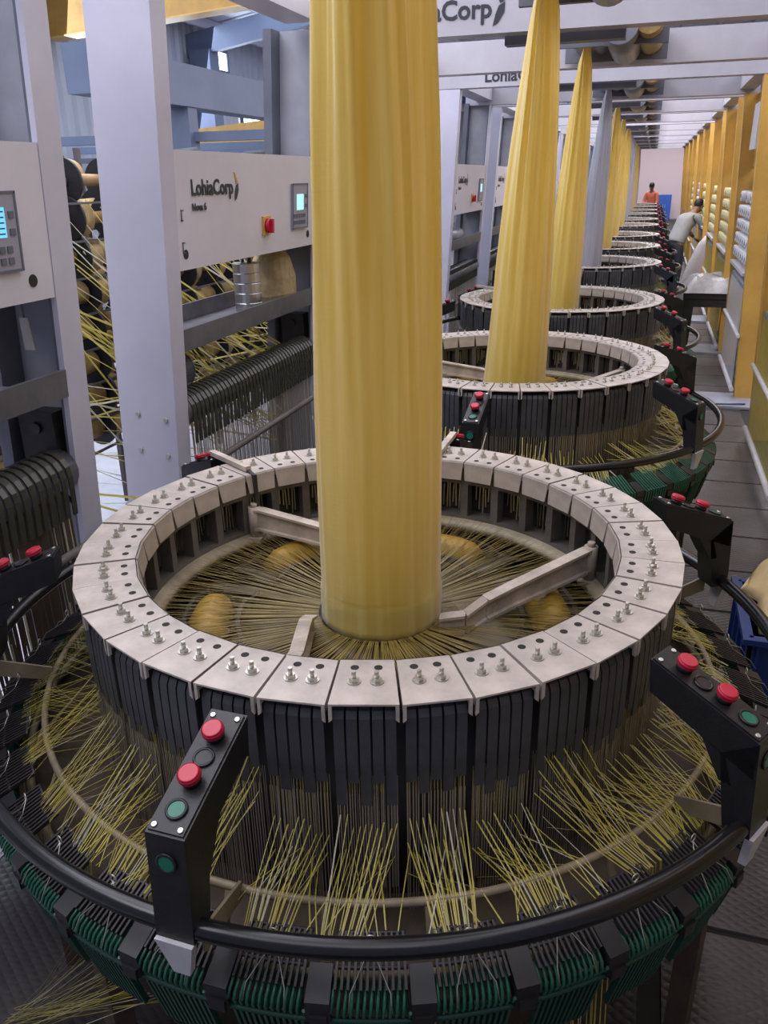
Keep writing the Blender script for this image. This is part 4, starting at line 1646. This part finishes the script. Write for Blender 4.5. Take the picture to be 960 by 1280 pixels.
def skin_body(name, verts, edges, radii, mtl, parent, root=0, sub=2):
    me = bpy.data.meshes.new(name)
    me.from_pydata(verts, edges, [])
    ensure_skin(me)
    o = bpy.data.objects.new(name, me)
    col.objects.link(o)
    md = o.modifiers.new('skin', 'SKIN')
    sv = me.skin_vertices[0].data
    for i, r in enumerate(radii):
        sv[i].radius = (r, r) if not isinstance(r, tuple) else r
        sv[i].use_root = (i == root)
    md.use_smooth_shade = True
    s = o.modifiers.new('subsurf', 'SUBSURF')
    s.levels = sub; s.render_levels = sub
    dg = bpy.context.evaluated_depsgraph_get()
    new = bpy.data.meshes.new_from_object(o.evaluated_get(dg))
    bpy.data.objects.remove(o)
    new.name = name
    new.materials.clear()
    new.materials.append(mtl)
    for p in new.polygons:
        p.use_smooth = True
    return link(name, new, parent)


def person(label, loc, rotz, lean, shirt, trouser, arm_l, arm_r, head_dir, scale=1.0):
    """figure faces local +Y; lean bends the trunk forward from the hips (radians)"""
    root = thing('person', label, 'person', loc, (0, 0, rotz))
    root.scale = (scale, scale, scale)
    hip = Vector((0, 0, .93))
    axis = Vector((0, math.sin(lean), math.cos(lean)))
    back = Vector((0, -.05, 0))
    waist = hip + axis * .16 + back * .5
    chest = hip + axis * .36 + back * .7
    neckb = hip + axis * .53
    neck = hip + axis * .60 + Vector((0, .02, 0))
    hd = Vector(head_dir).normalized()
    head = neck + hd * .12
    fa = Vector((0, math.cos(lean), -math.sin(lean)))
    sh = {s: hip + axis * .50 + Vector((s * .185, 0, 0)) for s in (-1, 1)}
    arms = {-1: arm_l, 1: arm_r}
    # body: one skin-coloured surface (head, neck, trunk, legs, arms)
    V = [hip, waist, chest, neckb, neck, head - hd * .03, head + hd * .07]
    E = [(0, 1), (1, 2), (2, 3), (3, 4), (4, 5), (5, 6)]
    Rr = [.10, .085, .10, .055, .052, .078, .072]
    SV = [hip - Vector((0, 0, .06)), waist, chest, neckb]; SE = [(0, 1), (1, 2), (2, 3)]; SR = [(.19, .155), (.185, .15), (.205, .155), (.10, .09)]
    hands = []
    for s in (-1, 1):
        e = sh[s] + Vector(arms[s][0]); w = e + Vector(arms[s][1])
        i0 = len(V)
        V += [sh[s], e, w]; E += [(3, i0), (i0, i0 + 1), (i0 + 1, i0 + 2)]; Rr += [.052, .042, .028]
        j0 = len(SV)
        SV += [sh[s], e, e.lerp(w, .75)]; SE += [(3, j0), (j0, j0 + 1), (j0 + 1, j0 + 2)]; SR += [.070, .056, .046]
        hands.append((w, (w - e).normalized(), s))
    TV = [hip + Vector((0, 0, .03)), hip]; TE = [(0, 1)]; TR = [(.150, .118), (.150, .125)]
    for s in (-1, 1):
        i0 = len(V)
        hj = hip + Vector((s * .09, 0, -.06)); kn = Vector((s * .11, .03, .50)); an = Vector((s * .12, -.02, .09))
        toe = Vector((s * .13, .15, .035))
        V += [hj, kn, an, toe]; E += [(0, i0), (i0, i0 + 1), (i0 + 1, i0 + 2), (i0 + 2, i0 + 3)]
        Rr += [.085, .058, .040, .034]
        j0 = len(TV)
        TV += [hj, kn, an]; TE += [(1, j0), (j0, j0 + 1), (j0 + 1, j0 + 2)]; TR += [.100, .078, .066]
    body = skin_body('body', V, E, Rr, M_skin, root)
    skin_body('shirt', SV, SE, SR, shirt, root, 1)
    skin_body('trousers', TV, TE, TR, trouser, root, 1)
    # hands: palm, four fingers and a thumb, each its own short chain
    for (w, d, s) in hands:
        side = d.cross(Vector((0, 0, 1)))
        if side.length < .2: side = Vector((1, 0, 0))
        side.normalize()
        nrm = side.cross(d)
        HV = [w, w + d * .05, w + d * .09]; HE = [(0, 1), (1, 2)]; HR = [.026, (.040, .018), (.038, .016)]
        for q, L in zip((-.030, -.010, .010, .030), (.060, .075, .070, .052)):
            j = len(HV)
            HV += [w + d * .10 + side * q, w + d * (.10 + L * .55) + side * q + nrm * .008, w + d * (.10 + L) + side * q + nrm * .03]
            HE += [(2, j), (j, j + 1), (j + 1, j + 2)]; HR += [.010, .009, .008]
        j = len(HV)
        HV += [w + d * .045 + side * .040, w + d * .085 + side * .062 + nrm * .015]; HE += [(1, j), (j, j + 1)]; HR += [.012, .009]
        skin_body('hand', HV, HE, HR, M_skin, root, 0, 1)
    # hair cap, ears, nose and eyes on the head
    hc = head + hd * .02
    fwd = (Vector((0, 1, 0)) - hd * hd.y)
    fwd = fwd.normalized() if fwd.length > .1 else -Vector((0, 0, 1))
    rgt = fwd.cross(hd)
    mb = MB()
    mb.sphere((0, 0, 0), .088, .100, .100, 16, 10)
    mt = Matrix((rgt, fwd, hd)).transposed()
    mb.v = [tuple(mt @ Vector(v) + hc + hd * .035 - fwd * .022) for v in mb.v]
    mb.build('hair', M_hair, root)
    mb = MB()
    for s in (-1, 1):
        mb.sphere((s * .080, .0, -.01), .012, .022, .032, 8, 6)
    mb.sphere((0, .098, -.005), .013, .020, .024, 8, 6)
    mb.v = [tuple(mt @ Vector(v) + hc) for v in mb.v]
    mb.build('face_features', M_skin, root)
    mb = MB()
    for s in (-1, 1):
        mb.sphere((s * .032, .086, .018), .010, .006, .007, 8, 6)
    mb.box(-.022, .022, .080, .088, -.048, -.042)
    mb.v = [tuple(mt @ Vector(v) + hc) for v in mb.v]
    mb.build('eyes_and_mouth', M_hair, root)
    for s in (-1, 1):
        o = MB().hexa([(s * .13 - .05, -.10, 0), (s * .13 + .05, -.10, 0), (s * .13 + .05, .21, 0), (s * .13 - .05, .21, 0),
                       (s * .13 - .045, -.09, .05), (s * .13 + .045, -.09, .05), (s * .13 + .045, .20, .03),
                       (s * .13 - .045, .20, .03)]).build('sandal', M_dark, root)
    return root


# bent worker, seen from behind, reaching down to the right
person('worker in grey shirt and dark trousers bending over a white sack in the aisle', (.47, 16.4, 0), math.radians(-44), .70,
       M_shirtgrey, M_trouser, ((-.05, .18, -.22), (.06, .18, -.16)), ((.06, .14, -.26), (.02, .06, -.26)), (0.0, .55, .6))
person('person in red shirt standing at the far end behind the last loom', (-.02, 31.3, 0), math.radians(160), .12,
       M_shirtred, M_trouser, ((-.05, .05, -.27), (.04, .18, -.12)), ((.05, .05, -.27), (-.04, .18, -.12)), (.0, .3, .9))
# white sack leaning in front of the worker
mb = MB()
rnd = random.Random(6)
n = 16
lv = [(0, .12, .13, 0), (.08, .14, .15, .0), (.35, .13, .14, .03), (.65, .12, .11, .10), (.95, .10, .08, .20), (1.08, .06, .04, .26)]
for (z, rx, ry, dx) in lv:
    for j in range(n):
        a = 2 * PI * j / n
        k = 1 + rnd.uniform(-.06, .06)
        mb.v.append((dx + rx * k * math.cos(a), ry * k * math.sin(a), z))
for i in range(len(lv) - 1):
    for j in range(n):
        mb.face((i * n + j, i * n + (j + 1) % n, (i + 1) * n + (j + 1) % n, (i + 1) * n + j), 0, True)
mb.face(tuple(range(n))[::-1]); mb.face(tuple((len(lv) - 1) * n + j for j in range(n)))
o = mb.build('white_sack', M_sack, None, (.70, 15.2, 0))
tag(o, 'large white sack standing on the aisle floor in front of the bending worker', 'sack')
